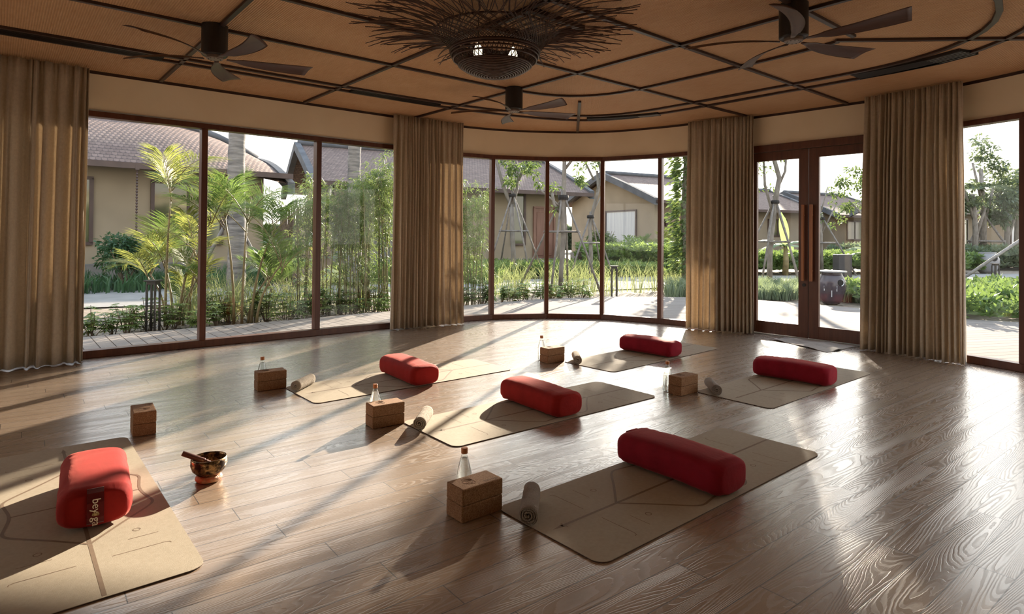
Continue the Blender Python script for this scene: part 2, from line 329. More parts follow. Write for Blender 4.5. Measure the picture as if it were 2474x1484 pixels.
_tr = _t.n('ShaderNodeBsdfTransparent'); _mx = _t.n('ShaderNodeMixShader'); _mx.inputs[0].default_value = 0.45
_t.t.links.new(_g.outputs[0], _mx.inputs[1]); _t.t.links.new(_tr.outputs[0], _mx.inputs[2]); MT['water'] = _t.end(_mx.outputs[0])
_t = NT('bulb_glow'); _e = _t.n('ShaderNodeEmission'); _e.inputs[0].default_value = (1.0, 0.86, 0.62, 1); _e.inputs[1].default_value = 1.2; MT['bulb'] = _t.end(_e.outputs[0])

# ---------------------------------------------------------------- object helpers
def tag(o, label=None, cat=None, group=None, kind=None):
    if label: o['label'] = label
    if cat: o['category'] = cat
    if group: o['group'] = group
    if kind: o['kind'] = kind
    return o
def empty(name, loc=(0, 0, 0), rz=0.0):
    o = bpy.data.objects.new(name, None); COL.objects.link(o); o.location = loc; o.rotation_euler = (0, 0, rz); o.empty_display_size = 0.1
    return o
def thing(name, label, cat, loc=(0, 0, 0), rz=0.0, group=None): return tag(empty(name, loc, rz), label, cat, group)
def copy_tree(o, parent=None):
    c = o.copy(); COL.objects.link(c); c.parent = parent
    for ch in o.children: copy_tree(ch, c)
    return c

class MB:
    def __init__(s): s.v = []; s.f = []; s.mi = []; s.uv = []; s.cur = 0; s.hasuv = False
    def add(s, vs, fs, uvs=None):
        k = len(s.v); s.v += [tuple(map(float, q)) for q in vs]
        for i, f in enumerate(fs):
            s.f.append(tuple(k + j for j in f)); s.mi.append(s.cur)
            if uvs: s.uv.append([uvs[j] for j in f]); s.hasuv = True
            else: s.uv.append([(0, 0)] * len(f))
        return s
    def box(s, c, d, rz=0.0, taper=1.0):
        x, y, z = c; a, b, h = d[0] / 2, d[1] / 2, d[2] / 2; cs, sn = cos(rz), sin(rz); vs = []
        for zz, k in ((-h, 1), (h, taper)):
            for px, py in ((-a, -b), (a, -b), (a, b), (-a, b)):
                px *= k; py *= k; vs.append((x + px * cs - py * sn, y + px * sn + py * cs, z + zz))
        return s.add(vs, [(3, 2, 1, 0), (4, 5, 6, 7), (0, 1, 5, 4), (1, 2, 6, 5), (2, 3, 7, 6), (3, 0, 4, 7)])
    def bar(s, a, b, w, h, zup=(0, 0, 1)):        # rectangular bar from a to b
        a, b = Vector(a), Vector(b); d = (b - a).normalized(); sd_ = d.cross(Vector(zup))
        if sd_.length < 1e-4: sd_ = Vector((1, 0, 0))
        sd_.normalize(); u_ = sd_.cross(d).normalized(); vs = []
        for q in (a, b):
            for i, j in ((-1, -1), (1, -1), (1, 1), (-1, 1)): vs.append(q + sd_ * (i * w / 2) + u_ * (j * h / 2))
        return s.add(vs, [(3, 2, 1, 0), (4, 5, 6, 7), (0, 1, 5, 4), (1, 2, 6, 5), (2, 3, 7, 6), (3, 0, 4, 7)])
    def tube(s, pts, r, n=8, cap=True):
        pts = [Vector(q) for q in pts]; rs = r if hasattr(r, '__len__') else [r] * len(pts); vs = []; prev = None
        for i, q in enumerate(pts):
            d = (pts[min(i + 1, len(pts) - 1)] - pts[max(i - 1, 0)]).normalized()
            if prev is None:
                a = d.cross(Vector((0, 0, 1)));
                if a.length < 1e-3: a = d.cross(Vector((1, 0, 0)))
            else: a = prev - d * prev.dot(d)
            a.normalize(); prev = a; b = d.cross(a)
            for k in range(n): t = 2 * pi * k / n; vs.append(q + (a * cos(t) + b * sin(t)) * rs[i])
        fs = [(i * n + k, i * n + (k + 1) % n, (i + 1) * n + (k + 1) % n, (i + 1) * n + k) for i in range(len(pts) - 1) for k in range(n)]
        if cap: fs += [tuple(range(n - 1, -1, -1)), tuple((len(pts) - 1) * n + k for k in range(n))]
        return s.add(vs, fs)
    def lathe(s, prof, n=32, c=(0, 0, 0), close=True):
        vs = [(c[0] + r * cos(2 * pi * k / n), c[1] + r * sin(2 * pi * k / n), c[2] + z) for r, z in prof for k in range(n)]
        fs = [(i * n + k, i * n + (k + 1) % n, (i + 1) * n + (k + 1) % n, (i + 1) * n + k) for i in range(len(prof) - 1) for k in range(n)]
        if close: fs += [tuple(range(n - 1, -1, -1)), tuple((len(prof) - 1) * n + k for k in range(n))]
        return s.add(vs, fs)
    def prism(s, poly, z0, z1):
        n = len(poly); vs = [(x, y, z0) for x, y in poly] + [(x, y, z1) for x, y in poly]
        return s.add(vs, [tuple(range(n - 1, -1, -1)), tuple(range(n, 2 * n))] + [(i, (i + 1) % n, n + (i + 1) % n, n + i) for i in range(n)])
    def strip(s, pts, w, z, closed=False):        # flat ribbon along pts in a plane z
        n = len(pts); vs = []
        for i, q in enumerate(pts):
            a = pts[(i - 1) % n] if (closed or i > 0) else q; b = pts[(i + 1) % n] if (closed or i < n - 1) else q
            d = Vector((b[0] - a[0], b[1] - a[1])).normalized(); m = Vector((-d.y, d.x)) * (w / 2)
            vs += [(q[0] + m.x, q[1] + m.y, z), (q[0] - m.x, q[1] - m.y, z)]
        fs = [(2 * i, 2 * i + 1, 2 * i + 3, 2 * i + 2) for i in range(n - 1)]
        if closed: fs.append((2 * n - 2, 2 * n - 1, 1, 0))
        return s.add(vs, fs)
    def sweep(s, pts, w, z0, z1, closed=False, offset=0.0):     # rectangular wall/trim following a plan path
        n = len(pts); L = []
        for i, q in enumerate(pts):
            a = pts[(i - 1) % n] if (closed or i > 0) else q; b = pts[(i + 1) % n] if (closed or i < n - 1) else q
            d1 = (Vector(q[:2]) - Vector(a[:2])); d2 = (Vector(b[:2]) - Vector(q[:2]))
            if d1.length < 1e-6: d1 = d2
            if d2.length < 1e-6: d2 = d1
            d1.normalize(); d2.normalize(); d = (d1 + d2).normalized(); k = 1 / max(0.5, d.dot(d1)); m = Vector((-d.y, d.x)) * k
            for o_ in (offset - w / 2, offset + w / 2):
                for z in (z0, z1): L.append((q[0] + m.x * o_, q[1] + m.y * o_, z))
        fs = []
        for i in range(n if closed else n - 1):
            a = 4 * i; b = 4 * ((i + 1) % n)
            fs += [(a, b, b + 1, a + 1), (a + 2, a + 3, b + 3, b + 2), (a + 1, b + 1, b + 3, a + 3), (a, a + 2, b + 2, b)]
        if not closed: fs += [(0, 1, 3, 2), (4 * n - 4, 4 * n - 2, 4 * n - 1, 4 * n - 3)]
        return s.add(L, fs)
    def build(s, name, mat, parent=None, smooth=False, bevel=0.0, kind=None, sub=0):
        me = bpy.data.meshes.new(name); me.from_pydata(s.v, [], s.f)
        for m in (mat if isinstance(mat, (list, tuple)) else [mat]): me.materials.append(m)
        me.polygons.foreach_set('material_index', s.mi)
        if s.hasuv:
            ul = me.uv_layers.new(name='UVMap'); ul.data.foreach_set('uv', [c for f in s.uv for q in f for c in q])
        if smooth: me.polygons.foreach_set('use_smooth', [True] * len(me.polygons))
        me.update(); o = bpy.data.objects.new(name, me); COL.objects.link(o)
        if parent: o.parent = parent
        if bevel:
            b = o.modifiers.new('bevel', 'BEVEL'); b.width = bevel; b.segments = 2; b.limit_method = 'ANGLE'; b.angle_limit = R(40)
        if sub:
            b = o.modifiers.new('sub', 'SUBSURF'); b.levels = sub; b.render_levels = sub
        if kind: o['kind'] = kind
        return o

def fastmesh(name, V, F, mat, parent=None, smooth=False):      # numpy arrays: V (n,3), F (m,k)
    me = bpy.data.meshes.new(name); k = F.shape[1]
    me.vertices.add(len(V)); me.vertices.foreach_set('co', V.astype(np.float32).ravel())
    me.loops.add(F.size); me.loops.foreach_set('vertex_index', F.astype(np.int32).ravel())
    me.polygons.add(len(F)); me.polygons.foreach_set('loop_start', np.arange(0, F.size, k, dtype=np.int32))
    me.polygons.foreach_set('loop_total', np.full(len(F), k, dtype=np.int32))
    me.materials.append(mat); me.update(calc_edges=True)
    if smooth: me.polygons.foreach_set('use_smooth', [True] * len(me.polygons))
    o = bpy.data.objects.new(name, me); COL.objects.link(o)
    if parent: o.parent = parent
    return o
def leaves(base, dirs, length, width, droop=0.25, rng=RNG, up=None):
    """one bent leaf (2 quads, 6 points) for every base/dir pair"""
    base = np.asarray(base, float); dirs = np.asarray(dirs, float); n = len(base)
    dirs = dirs / (np.linalg.norm(dirs, axis=1, keepdims=True) + 1e-9)
    length = np.broadcast_to(length, (n,)); width = np.broadcast_to(width, (n,))
    if up is None: r = rng.normal(size=(n, 3)); r[:, 2] += 1.2
    else: r = np.broadcast_to(up, (n, 3))
    sd_ = np.cross(dirs, r); sd_ /= (np.linalg.norm(sd_, axis=1, keepdims=True) + 1e-9)
    L = length[:, None]; Wd = width[:, None] / 2
    mid = base + dirs * L * 0.45; tip = base + dirs * L; tip[:, 2] -= droop * length; mid[:, 2] -= droop * length * 0.15
    V = np.stack([base, mid + sd_ * Wd, mid - sd_ * Wd, tip], 1).reshape(-1, 3)
    k = np.arange(n)[:, None] * 4; F = k + np.array([[0, 2, 3, 1]])
    return V, F
class LB:                                       # leaf batch
    def __init__(s): s.V = []; s.F = []; s.n = 0
    def add(s, V, F): s.V.append(V); s.F.append(F + s.n); s.n += len(V)
    def leaf(s, *a, **k): s.add(*leaves(*a, **k))
    def build(s, name, mat, parent=None): return fastmesh(name, np.concatenate(s.V), np.concatenate(s.F), mat, parent)

# ================================================================ ROOM SHELL
CEIL = 2.79; WTOP = 2.40
w1 = [U(t, 7.21) for t in (-3.37, -2.10, -0.83, 0.44, 1.71, 2.98, 4.25)]           # left glazing, corner posts
w2 = [(-1.03, 8.58), (-0.29, 9.00), (0.52, 9.18), (1.34, 9.13), (2.10, 8.72), (2.74, 8.20)]
dr = [(3.06, 8.02), (4.13, 6.86)]
cc = U(5.33, 1.85)
w3 = [(4.36, 6.52), (4.735, 5.68)] + [(cc[0] + 2.0 * cos(R(a)), cc[1] + 2.0 * sin(R(a))) for a in (0, -24, -48)]
room = [U(-4.5, -0.32), U(-4.5, 7.21)] + w1 + w2 + dr + w3 + [U(4.3, -0.32)]
allpath = w1 + w2 + dr + w3

MB().prism([(x * 1.0, y * 1.0) for x, y in room], -0.12, 0.0).build('floor', MT['floor'], kind='structure')
cx0, cy0 = U(1.5, 3.5)
big = [(cx0 + (x - cx0) * 1.05, cy0 + (y - cy0) * 1.05) for x, y in room]
MB().prism(big, CEIL, CEIL + 0.15).build('ceiling', MT['rattan'], kind='structure')
# plaster band above the glazing, and the solid walls
w4 = [U(t, -0.32) for t in (-1.4, -2.6, -3.8)]; w5 = [U(-4.5, n) for n in (3.9, 5.1, 6.3)]
MB().sweep([room[-1], room[0]], 0.16, 0.0, CEIL + 0.01, offset=0.08).build('wall_back', MT['plaster'], kind='structure')
for nm_w, full, part in (('wall_left', [room[0], room[1]], w5),):
    MB().sweep(full, 0.14, WTOP, CEIL + 0.01, offset=0.05).build(nm_w, MT['plaster'], kind='structure')
    MB().sweep([full[0], part[0]], 0.14, 0.0, WTOP, offset=0.05).build('wall_pier', MT['plaster'], kind='structure')
    MB().sweep([part[-1], full[1]], 0.14, 0.0, WTOP, offset=0.05).build('wall_pier', MT['plaster'], kind='structure')
MB().sweep([w1[-1], w2[0]], 0.14, 0.0, WTOP, offset=0.05).build('wall_pier', MT['plaster'], kind='structure')
MB().sweep([w2[-1], dr[0]], 0.14, 0.0, WTOP, offset=0.05).build('wall_pier', MT['plaster'], kind='structure')
MB().sweep([dr[1], w3[0]], 0.14, 0.0, WTOP, offset=0.05).build('wall_pier', MT['plaster'], kind='structure')
MB().sweep([room[1], w1[0]], 0.14, 0.0, WTOP, offset=0.05).build('wall_pier', MT['plaster'], kind='structure')
MB().sweep([w3[-1], room[-1]], 0.14, 0.0, WTOP, offset=0.05).build('wall_pier', MT['plaster'], kind='structure')
# thin pale metal strip over the frames
MB().sweep(w1, 0.012, WTOP - 0.002, WTOP + 0.012, offset=-0.026).build('trim_1', MT['greym'], kind='structure')

def smoothpath(P_, k=8):
    out = []
    for i in range(len(P_) - 1):
        p0 = P_[max(i - 1, 0)]; p1 = P_[i]; p2 = P_[i + 1]; p3 = P_[min(i + 2, len(P_) - 1)]
        for j in range(k):
            t = j / k; out.append(tuple(0.5 * (2 * p1[d] + (p2[d] - p0[d]) * t + (2 * p0[d] - 5 * p1[d] + 4 * p2[d] - p3[d]) * t * t + (3 * p1[d] - p0[d] - 3 * p2[d] + p3[d]) * t ** 3) for d in (0, 1)))
    return out + [P_[-1]]
smooth_all = [room[1]] + smoothpath(w1[-2:] + w2 + dr + w3, 8)
smooth_all = [room[1]] + w1[:-2] + smoothpath(w1[-2:] + w2 + dr + w3, 8) + [room[-1]]
MB().sweep(smooth_all, 0.14, WTOP, CEIL + 0.01, offset=0.05).build('wall_front', MT['plaster'], kind='structure', smooth=False)
def glazing(name, pts, mw):
    root = empty(name); root['kind'] = 'structure'
    MB().sweep(pts, 0.11, 0.0, 0.075, offset=0.02).build('bottom_rail', MT['frame'], root, bevel=0.004)
    MB().sweep(pts, 0.11, WTOP - 0.055, WTOP, offset=0.02).build('top_rail', MT['frame'], root, bevel=0.004)
    for i, q in enumerate(pts):
        a = pts[max(i - 1, 0)]; b = pts[min(i + 1, len(pts) - 1)]; ang = atan2(b[1] - a[1], b[0] - a[0])
        MB().box((q[0] - sin(ang) * 0.02, q[1] + cos(ang) * 0.02, (WTOP + 0.075 - 0.055) / 2), (mw, 0.105, WTOP - 0.055 - 0.075 - 0.001), ang).build('mullion', MT['frame'], root, bevel=0.004)
    for a, b in zip(pts[:-1], pts[1:]):
        ang = atan2(b[1] - a[1], b[0] - a[0]); L = math.hypot(b[0] - a[0], b[1] - a[1]) - mw
        MB().box(((a[0] + b[0]) / 2 - sin(ang) * 0.03, (a[1] + b[1]) / 2 + cos(ang) * 0.03, (WTOP + 0.02) / 2), (L, 0.008, WTOP - 0.13), ang).build('pane', MT['glass'], root)
    return root
glazing('window_1', w1, 0.062); glazing('window_2', w2, 0.056); glazing('window_3', w3, 0.065); glazing('added_window', w5, 0.06)  # end wall glazing is out of view, added to light the room

# double door
dv = Vector((dr[1][0] - dr[0][0], dr[1][1] - dr[0][1])); DL = dv.length; dang = atan2(dv.y, dv.x)
dd = empty('door_1', (dr[0][0], dr[0][1], 0), dang); dd['kind'] = 'structure'
MB().box((0.02, 0.03, WTOP / 2), (0.04, 0.15, WTOP)).box((DL - 0.02, 0.03, WTOP / 2), (0.04, 0.15, WTOP)).box((DL / 2, 0.03, WTOP - 0.045), (DL - 0.081, 0.15, 0.09)).build('door_frame', MT['doorwood'], dd, bevel=0.005)
MB().box((DL / 2, 0.03, 0.006), (DL - 0.09, 0.12, 0.012)).build('threshold', MT['greym'], dd)
half = (DL - 0.09) / 2
for k in (0, 1):
    x0 = 0.045 + k * (half + 0.003); x1 = x0 + half - 0.003; st = 0.115; zb, zt = 0.016, WTOP - 0.093
    lf = MB(); xm = (x0 + x1) / 2
    lf.box((x0 + st / 2 if k else x0 + 0.05, 0.0, (zb + zt) / 2), (st if k else 0.10, 0.05, zt - zb)).box((x1 - st / 2 if not k else x1 - 0.05, 0.0, (zb + zt) / 2), (st if not k else 0.10, 0.05, zt - zb))
    a0 = x0 + (st if k else 0.10); a1 = x1 - (0.10 if k else st)
    lf.box(((a0 + a1) / 2, 0.0, zb + 0.075), (a1 - a0 + 0.002, 0.046, 0.15)).box(((a0 + a1) / 2, 0.0, zt - 0.055), (a1 - a0 + 0.002, 0.046, 0.11))
    leaf_ = lf.build('door_leaf', MT['doorwood'], dd, bevel=0.003)
    MB().box(((a0 + a1) / 2, 0.0, (zb + 0.15 + zt - 0.11) / 2), (a1 - a0, 0.008, zt - 0.11 - zb - 0.15)).build('door_glass', MT['glass'], leaf_)
    hx = (x1 - 0.045) if not k else (x0 + 0.045)
    hb = MB(); hb.box((hx, -0.075, 1.165), (0.030, 0.030, 0.92)); hb.tube([(hx, -0.062, 1.50), (hx, -0.024, 1.50)], 0.008); hb.tube([(hx, -0.062, 0.83), (hx, -0.024, 0.83)], 0.008)
    hb.build('door_handle', MT['handle'], leaf_, bevel=0.006)
    if not k: MB().tube([(hx, -0.034, 0.655), (hx, -0.024, 0.655)], 0.022, 16).tube([(hx, -0.038, 0.655), (hx, -0.033, 0.655)], 0.010, 12).build('door_lock', MT['black'], leaf_, smooth=False)

# ---------------------------------------------------------------- ceiling battens
tn = [0]
def batten(pts, w=0.042, d=0.022, mat='batten'):
    tn[0] += 1
    return MB().sweep(pts, w, CEIL - d, CEIL + 0.002).build('trim_%d' % (tn[0] + 1), MT[mat], kind='structure', bevel=0.003)
def arc(c, r, a0, a1, n=10, ry=None): return [(c[0] + r * cos(R(a0 + (a1 - a0) * i / n)), c[1] + (ry or r) * sin(R(a0 + (a1 - a0) * i / n))) for i in range(n + 1)]
def roundpath(P_, step=0.25, it=6):
    out = []
    for a, b in zip(P_[:-1], P_[1:]):
        n = max(1, int(math.hypot(b[0] - a[0], b[1] - a[1]) / step))
        out += [(a[0] + (b[0] - a[0]) * i / n, a[1] + (b[1] - a[1]) * i / n) for i in range(n)]
    out.append(P_[-1])
    for _ in range(it): out = [out[0]] + [tuple(0.25 * out[i - 1][d] + 0.5 * out[i][d] + 0.25 * out[i + 1][d] for d in (0, 1)) for i in range(1, len(out) - 1)] + [out[-1]]
    return out
def ring(tm, nm, t_lo, n_lo, rad):           # rounded outline in room axes -> world path
    q = [(t_lo, nm)] + arc((tm - rad, nm - rad), rad, 90, 0) + arc((tm - rad, n_lo + rad), rad, 0, -90) + [(t_lo, n_lo)]
    return [U(*z) for z in q]
batten(smooth_all, 0.05, 0.03)
UR = [(-4.4, 6.11)] + [(3.7, 6.11), (4.6, 6.04), (5.2, 5.86)] + arc((5.0, 4.75), 1.17, 55, 0, 6) + [(6.17, 3.0), (6.17, 2.2)] + arc((5.02, 2.15), 1.15, 0, -90, 8) + [(-4.4, 1.0)]
LR_ = [(-4.4, 6.28)] + [(3.9, 6.28), (4.7, 6.23), (5.3, 6.04)] + arc((5.1, 4.85), 1.33, 55, 0, 6) + [(6.43, 3.0), (6.43, 2.1)] + arc((5.15, 2.05), 1.28, 0, -90, 8) + [(-4.4, 0.77)]
batten(roundpath([U(*q) for q in UR])); batten(roundpath([U(*q) for q in LR_]))
PR = [(-4.4, 5.04), (4.2, 5.04)] + arc((4.35, 4.2), 0.84, 80, 0, 8) + [(5.17, 3.0), (5.17, 2.3), (5.10, 2.07)]
batten(roundpath([U(*q) for q in PR], 0.2, 4), 0.036)
for n0, t1 in ((4.10, 7.5), (2.95, 7.5), (1.94, 5.06)): batten([U(-4.4, n0), U(t1, n0)], 0.036)
batten([(2.54, 4.84), (3.49, 4.78), (4.7, 4.72)], 0.036)
for t0 in (-1.7, -0.21, 1.28, 2.78, 4.24): batten([U(t0, -0.2), U(t0, 7.15)], 0.036)
batten([U(5.17, 2.3), U(5.17, -0.2)], 0.036) if False else None
batten([(0.96, 9.12), (0.77, 7.1)], 0.036)
lz = [(0.11, 4.21), (0.50, 4.57), (0.21, 4.88), (-0.19, 4.57)]

def vent(pts, w, label, slats=True):
    v = thing('ceiling_vent', label, 'air vent', group='slot air vents in the ceiling ring')
    MB().sweep(pts, w, CEIL - 0.022, CEIL + 0.001).build('slot', MT['slot'], v)
    MB().sweep(pts, 0.012, CEIL - 0.026, CEIL - 0.001, offset=w / 2).sweep(pts, 0.012, CEIL - 0.026, CEIL - 0.001, offset=-w / 2).sweep([pts[0], ((pts[0][0] + pts[1][0] * 0.02) / 1.02, (pts[0][1] + pts[1][1] * 0.02) / 1.02)], w, CEIL - 0.020, CEIL - 0.001).build('vent_frame', MT['black'], v)
    if slats:
        g = MB()
        for o_ in (-0.36, -0.18, 0.0, 0.18, 0.36): g.sweep(pts if slats == 1 else pts[-2:], 0.006, CEIL - 0.026, CEIL - 0.0225, offset=o_ * w)
        g.build('grille', MT['greym' if slats == 2 else 'black'], v)
    return v
def mid(L1, f0, f1, n=6):      # centre line between the two rings, by t or angle
    return None
vent([U(-1.5 + 0.01, 6.195), U(1.12, 6.195)], 0.13, 'black slot air vent at the far left, behind the left ceiling fan blades')
vent([U(2.93, 6.195), U(4.02, 6.19)], 0.125, 'black slot air vent between battens left of the centre curtain')
vent([(0.98, 8.11), (1.30, 8.04), (1.62, 7.90), (1.85, 7.76)], 0.115, 'slot air vent with grey grille above the centre window', 2)
vent([U(6.30, 2.40), U(6.30, 2.1), U(6.26, 1.75), U(6.16, 1.47)], 0.225, 'curved black slot air vent above the right curtain, grey grille at its end', 2)

# ---------------------------------------------------------------- curtains
def curtain(pts, zt, folds, label, lean=(0, 0), amp=0.055, seed=1, spread=1.12, mat='curtain'):
    rg = np.random.default_rng(seed); P = [Vector(q) for q in pts]; seg = [0]
    for a, b in zip(P[:-1], P[1:]): seg.append(seg[-1] + (b - a).length)
    L = seg[-1]
    def at(u):
        d = min(max(u, 0), 1) * L
        for i in range(len(P) - 1):
            if d <= seg[i + 1] + 1e-9:
                q = P[i].lerp(P[i + 1], (d - seg[i]) / (seg[i + 1] - seg[i])); t = (P[i + 1] - P[i]).normalized(); return q, Vector((t.y, -t.x))
        return P[-1], Vector((t.y, -t.x))
    NU, NV = folds * 12, 22
    ph = np.cumsum(rg.uniform(0.4, 1.75, folds)); ph = np.concatenate([[0], ph]); ph /= ph[-1]
    am = rg.uniform(0.45, 1.25, folds + 1); sk = rg.uniform(-0.35, 0.35, folds + 1); V = []
    for j in range(NV + 1):
        w = j / NV; z = zt * (1 - w) + 0.012
        for i in range(NU + 1):
            u = i / NU; k = int(np.searchsorted(ph, u, side='right') - 1); k = min(k, folds - 1); f = (u - ph[k]) / (ph[k + 1] - ph[k])
            a = amp * (am[k] * (1 - f) + am[k + 1] * f); gather = 0.35 + 0.65 * min(1, w * 3.5)
            s1 = sin(2 * pi * f + 0.5 * sin(3 * w + k)); off = a * gather * (s1 + 0.25 * sin(4 * pi * f + k + 2 * w))
            off += (1 - min(1, w * 5)) * 0.010 * sin(2 * pi * f * 3 + k)
            uu = 0.5 + (u - 0.5) * (1 + (spread - 1) * w ** 1.5) + 0.010 * sk[k] * sin(pi * f) * w + lean[0] * w / L
            q, nrm = at(uu); ex = (uu - min(max(uu, 0), 1)) * L; t = Vector((-nrm.y, nrm.x))
            q = q + nrm * (off + lean[1] * w) + t * ex
            V.append((q.x, q.y, z + (0.006 * sin(k * 2.1) if j == NV else 0)))
    F = [(j * (NU + 1) + i, j * (NU + 1) + i + 1, (j + 1) * (NU + 1) + i + 1, (j + 1) * (NU + 1) + i) for j in range(NV) for i in range(NU)]
    m = MB(); m.add(V, F); o = m.build('curtain', MT[mat], None, smooth=True); so_ = o.modifiers.new('thick', 'SOLIDIFY'); so_.thickness = 0.003
    tag(o, label, 'curtain', 'full height linen curtains')
    return o
def inset(pts, d):
    out = []
    for i, q in enumerate(pts):
        a = pts[max(i - 1, 0)]; b = pts[min(i + 1, len(pts) - 1)]; t = Vector((b[0] - a[0], b[1] - a[1])).normalized(); out.append((q[0] + t.y * d, q[1] - t.x * d))
    return out
CT = CEIL - 0.03
curtain([U(-1.25, 7.02), U(0.66, 7.02)], CT, 21, 'beige linen curtain at the far left edge, beside the palm window', lean=(-0.04, 0.03), seed=3, amp=0.06, spread=1.02)
curtain([U(3.90, 7.03), U(4.75, 6.98), (-0.68, 8.47)], CT, 17, 'beige linen curtain between the left windows and the curved centre window', seed=5, amp=0.055, spread=1.06)
curtain([(2.36, 8.25), (2.72, 7.98), (3.05, 7.78)], CT, 14, 'beige linen curtain just left of the wooden double door', seed=8, amp=0.055, spread=1.03)
curtain([(3.86, 6.73), (4.16, 6.36), (4.38, 6.00)], CT, 18, 'beige linen curtain just right of the wooden double door', seed=13, amp=0.06, spread=1.08)
for q, r in ((w3[3], w3[4]),):
    pass

# ---------------------------------------------------------------- ceiling fans
def blade(parent, ang, rad=0.71):
    NV_, NU_ = 10, 16; V = []
    for i in range(NU_ + 1):
        s = i / NU_; r = 0.085 + s * (rad - 0.085)
        w = 0.030 + 0.125 * (s ** 0.75) if s < 0.9 else 0.030 + 0.125 * (0.9 ** 0.75) + 0.02 * (s - 0.9)
        if s < 0.16: w = 0.030 + 0.45 * s * 0.25
        tw = R(27) * (1 - 0.4 * s) * min(1, s * 5)
        for top in (1, -1):
            for j in range(NV_ + 1):
                q = (j / NV_ - 0.5); sweep_ = 0.05 * sin(pi * s) - 0.02 * s
                y = q * w * cos(tw) + sweep_; z = -q * w * sin(tw) + top * 0.0045 * (1 - (2 * q) ** 6) - 0.004 + 0.028 * s * (1 - s) + 0.012 * (1 - (2 * q) ** 2) * s
                rr = r - (0.035 * (q + 0.5) if i == NU_ else 0.035 * (q + 0.5) * s)
                V.append((rr, y, z))
    n1 = NV_ + 1; n2 = 2 * n1; F = []
    for i in range(NU_):
        for j in range(NV_):
            a = i * n2 + j; F.append((a, a + n2, a + n2 + 1, a + 1)); b = a + n1; F.append((b, b + 1, b + n2 + 1, b + n2))
        F.append((i * n2, i * n2 + n1, (i + 1) * n2 + n1, (i + 1) * n2)); F.append((i * n2 + NV_, (i + 1) * n2 + NV_, (i + 1) * n2 + n1 + NV_, i * n2 + n1 + NV_))
    e0 = NU_ * n2
    for j in range(NV_): F.append((e0 + j, e0 + n1 + j, e0 + n1 + j + 1, e0 + j + 1)); F.append((j, j + 1, n1 + j + 1, n1 + j))
    m = MB(); m.add(V, F); o = m.build('blade', MT['blade'], parent, smooth=True); o.rotation_euler = (0, 0, R(ang)); o.location = (0, 0, -0.245)
    return o
def make_fan():
    r = empty('ceiling_fan', (0, 0, CEIL))
    MB().lathe([(0.092, -0.001), (0.092, -0.225), (0.086, -0.232)], 40).build('motor_housing', MT['black'], r, smooth=False, bevel=0.002)
    h = MB(); h.lathe([(0.060, -0.232), (0.060, -0.252), (0.052, -0.257)], 30)
    h.build('hub_plate', MT['hub'], r)
    b = MB()
    for k in range(10): a = 2 * pi * k / 10 + 0.1; b.lathe([(0.0045, -0.2565), (0.0045, -0.2590)], 8, (0.042 * cos(a), 0.042 * sin(a), 0))
    b.build('bolts', MT['black'], r)
    return r
fan = make_fan(); fans = [fan, copy_tree(fan), copy_tree(fan)]
for k, (x, y, a0, lab) in enumerate(((-2.26, 4.64, 32, 'dark wooden five blade ceiling fan above the left window'), (0.01, 6.51, 24, 'dark wooden five blade ceiling fan behind the woven pendant lamp, above the centre curtain'), (1.88, 4.12, 25, 'large dark wooden five blade ceiling fan at the upper right'))):
    f_ = fans[k]; f_.location = (x, y, CEIL)
    tag(f_, lab, 'ceiling fan', 'five blade ceiling fans')
    offs = {0: [0, 74, 146, 222, -71], 1: [0, 73, 146, 218, -67], 2: [0, 72, 139, 217, -72]}[k]
    for o_ in offs: blade(f_, a0 + o_)

# ---------------------------------------------------------------- woven pendant lamp
px, py = -0.135, 4.48
pen = thing('pendant_lamp', 'large dark woven cane pendant lamp with bowl and flared loose strands', 'pendant lamp', (px, py, 0))
bowl = MB()
NR = 20
for k in range(NR):
    s = (k + 0.5) / NR * 0.76 if k < NR - 4 else (0.76, 0.86, 0.94, 1.0)[k - NR + 4]; r = 0.325 * sin(s * pi / 2) ** 0.9; z = 2.372 + 0.185 * (1 - cos(s * pi / 2)) ** 0.85
    bowl.tube([(r * cos(2 * pi * i / 48), r * sin(2 * pi * i / 48), z) for i in range(49)], 0.0068 if k < NR - 1 else 0.010, 6, cap=False)
bowl.build('bowl_coils', MT['cane'], pen, smooth=True)
rb = MB()
for k in range(56):
    a = 2 * pi * k / 56; pts = []
    for i in range(9):
        s = 0.06 + 0.94 * i / 8; r = 0.316 * sin(s * pi / 2) ** 0.9; z = 2.378 + 0.185 * (1 - cos(s * pi / 2)) ** 0.85
        pts.append((r * cos(a + 0.25 * s), r * sin(a + 0.25 * s), z))
    rb.tube(pts, 0.0032, 4, cap=False)
for k in range(56):
    a = 2 * pi * k / 56; pts = []
    for i in range(6):
        s = 0.55 + 0.45 * i / 5; r = 0.314 * sin(s * pi / 2) ** 0.9; z = 2.378 + 0.185 * (1 - cos(s * pi / 2)) ** 0.85
        pts.append((r * cos(a - 0.5 * s), r * sin(a - 0.5 * s), z))
    rb.tube(pts, 0.003, 4, cap=False)
rb.build('bowl_ribs', MT['cane'], pen)
hoop = MB()
for r, z, q in ((0.325, 2.560, 0.012), (0.355, 2.615, 0.006), (0.435, 2.692, 0.010)):
    hoop.tube([(r * cos(2 * pi * i / 64), r * sin(2 * pi * i / 64), z) for i in range(65)], q * 0.8, 6, cap=False)
hoop.build('hoops', MT['cane'], pen, smooth=True)
wv = MB(); rg = random.Random(5)
NS = 100
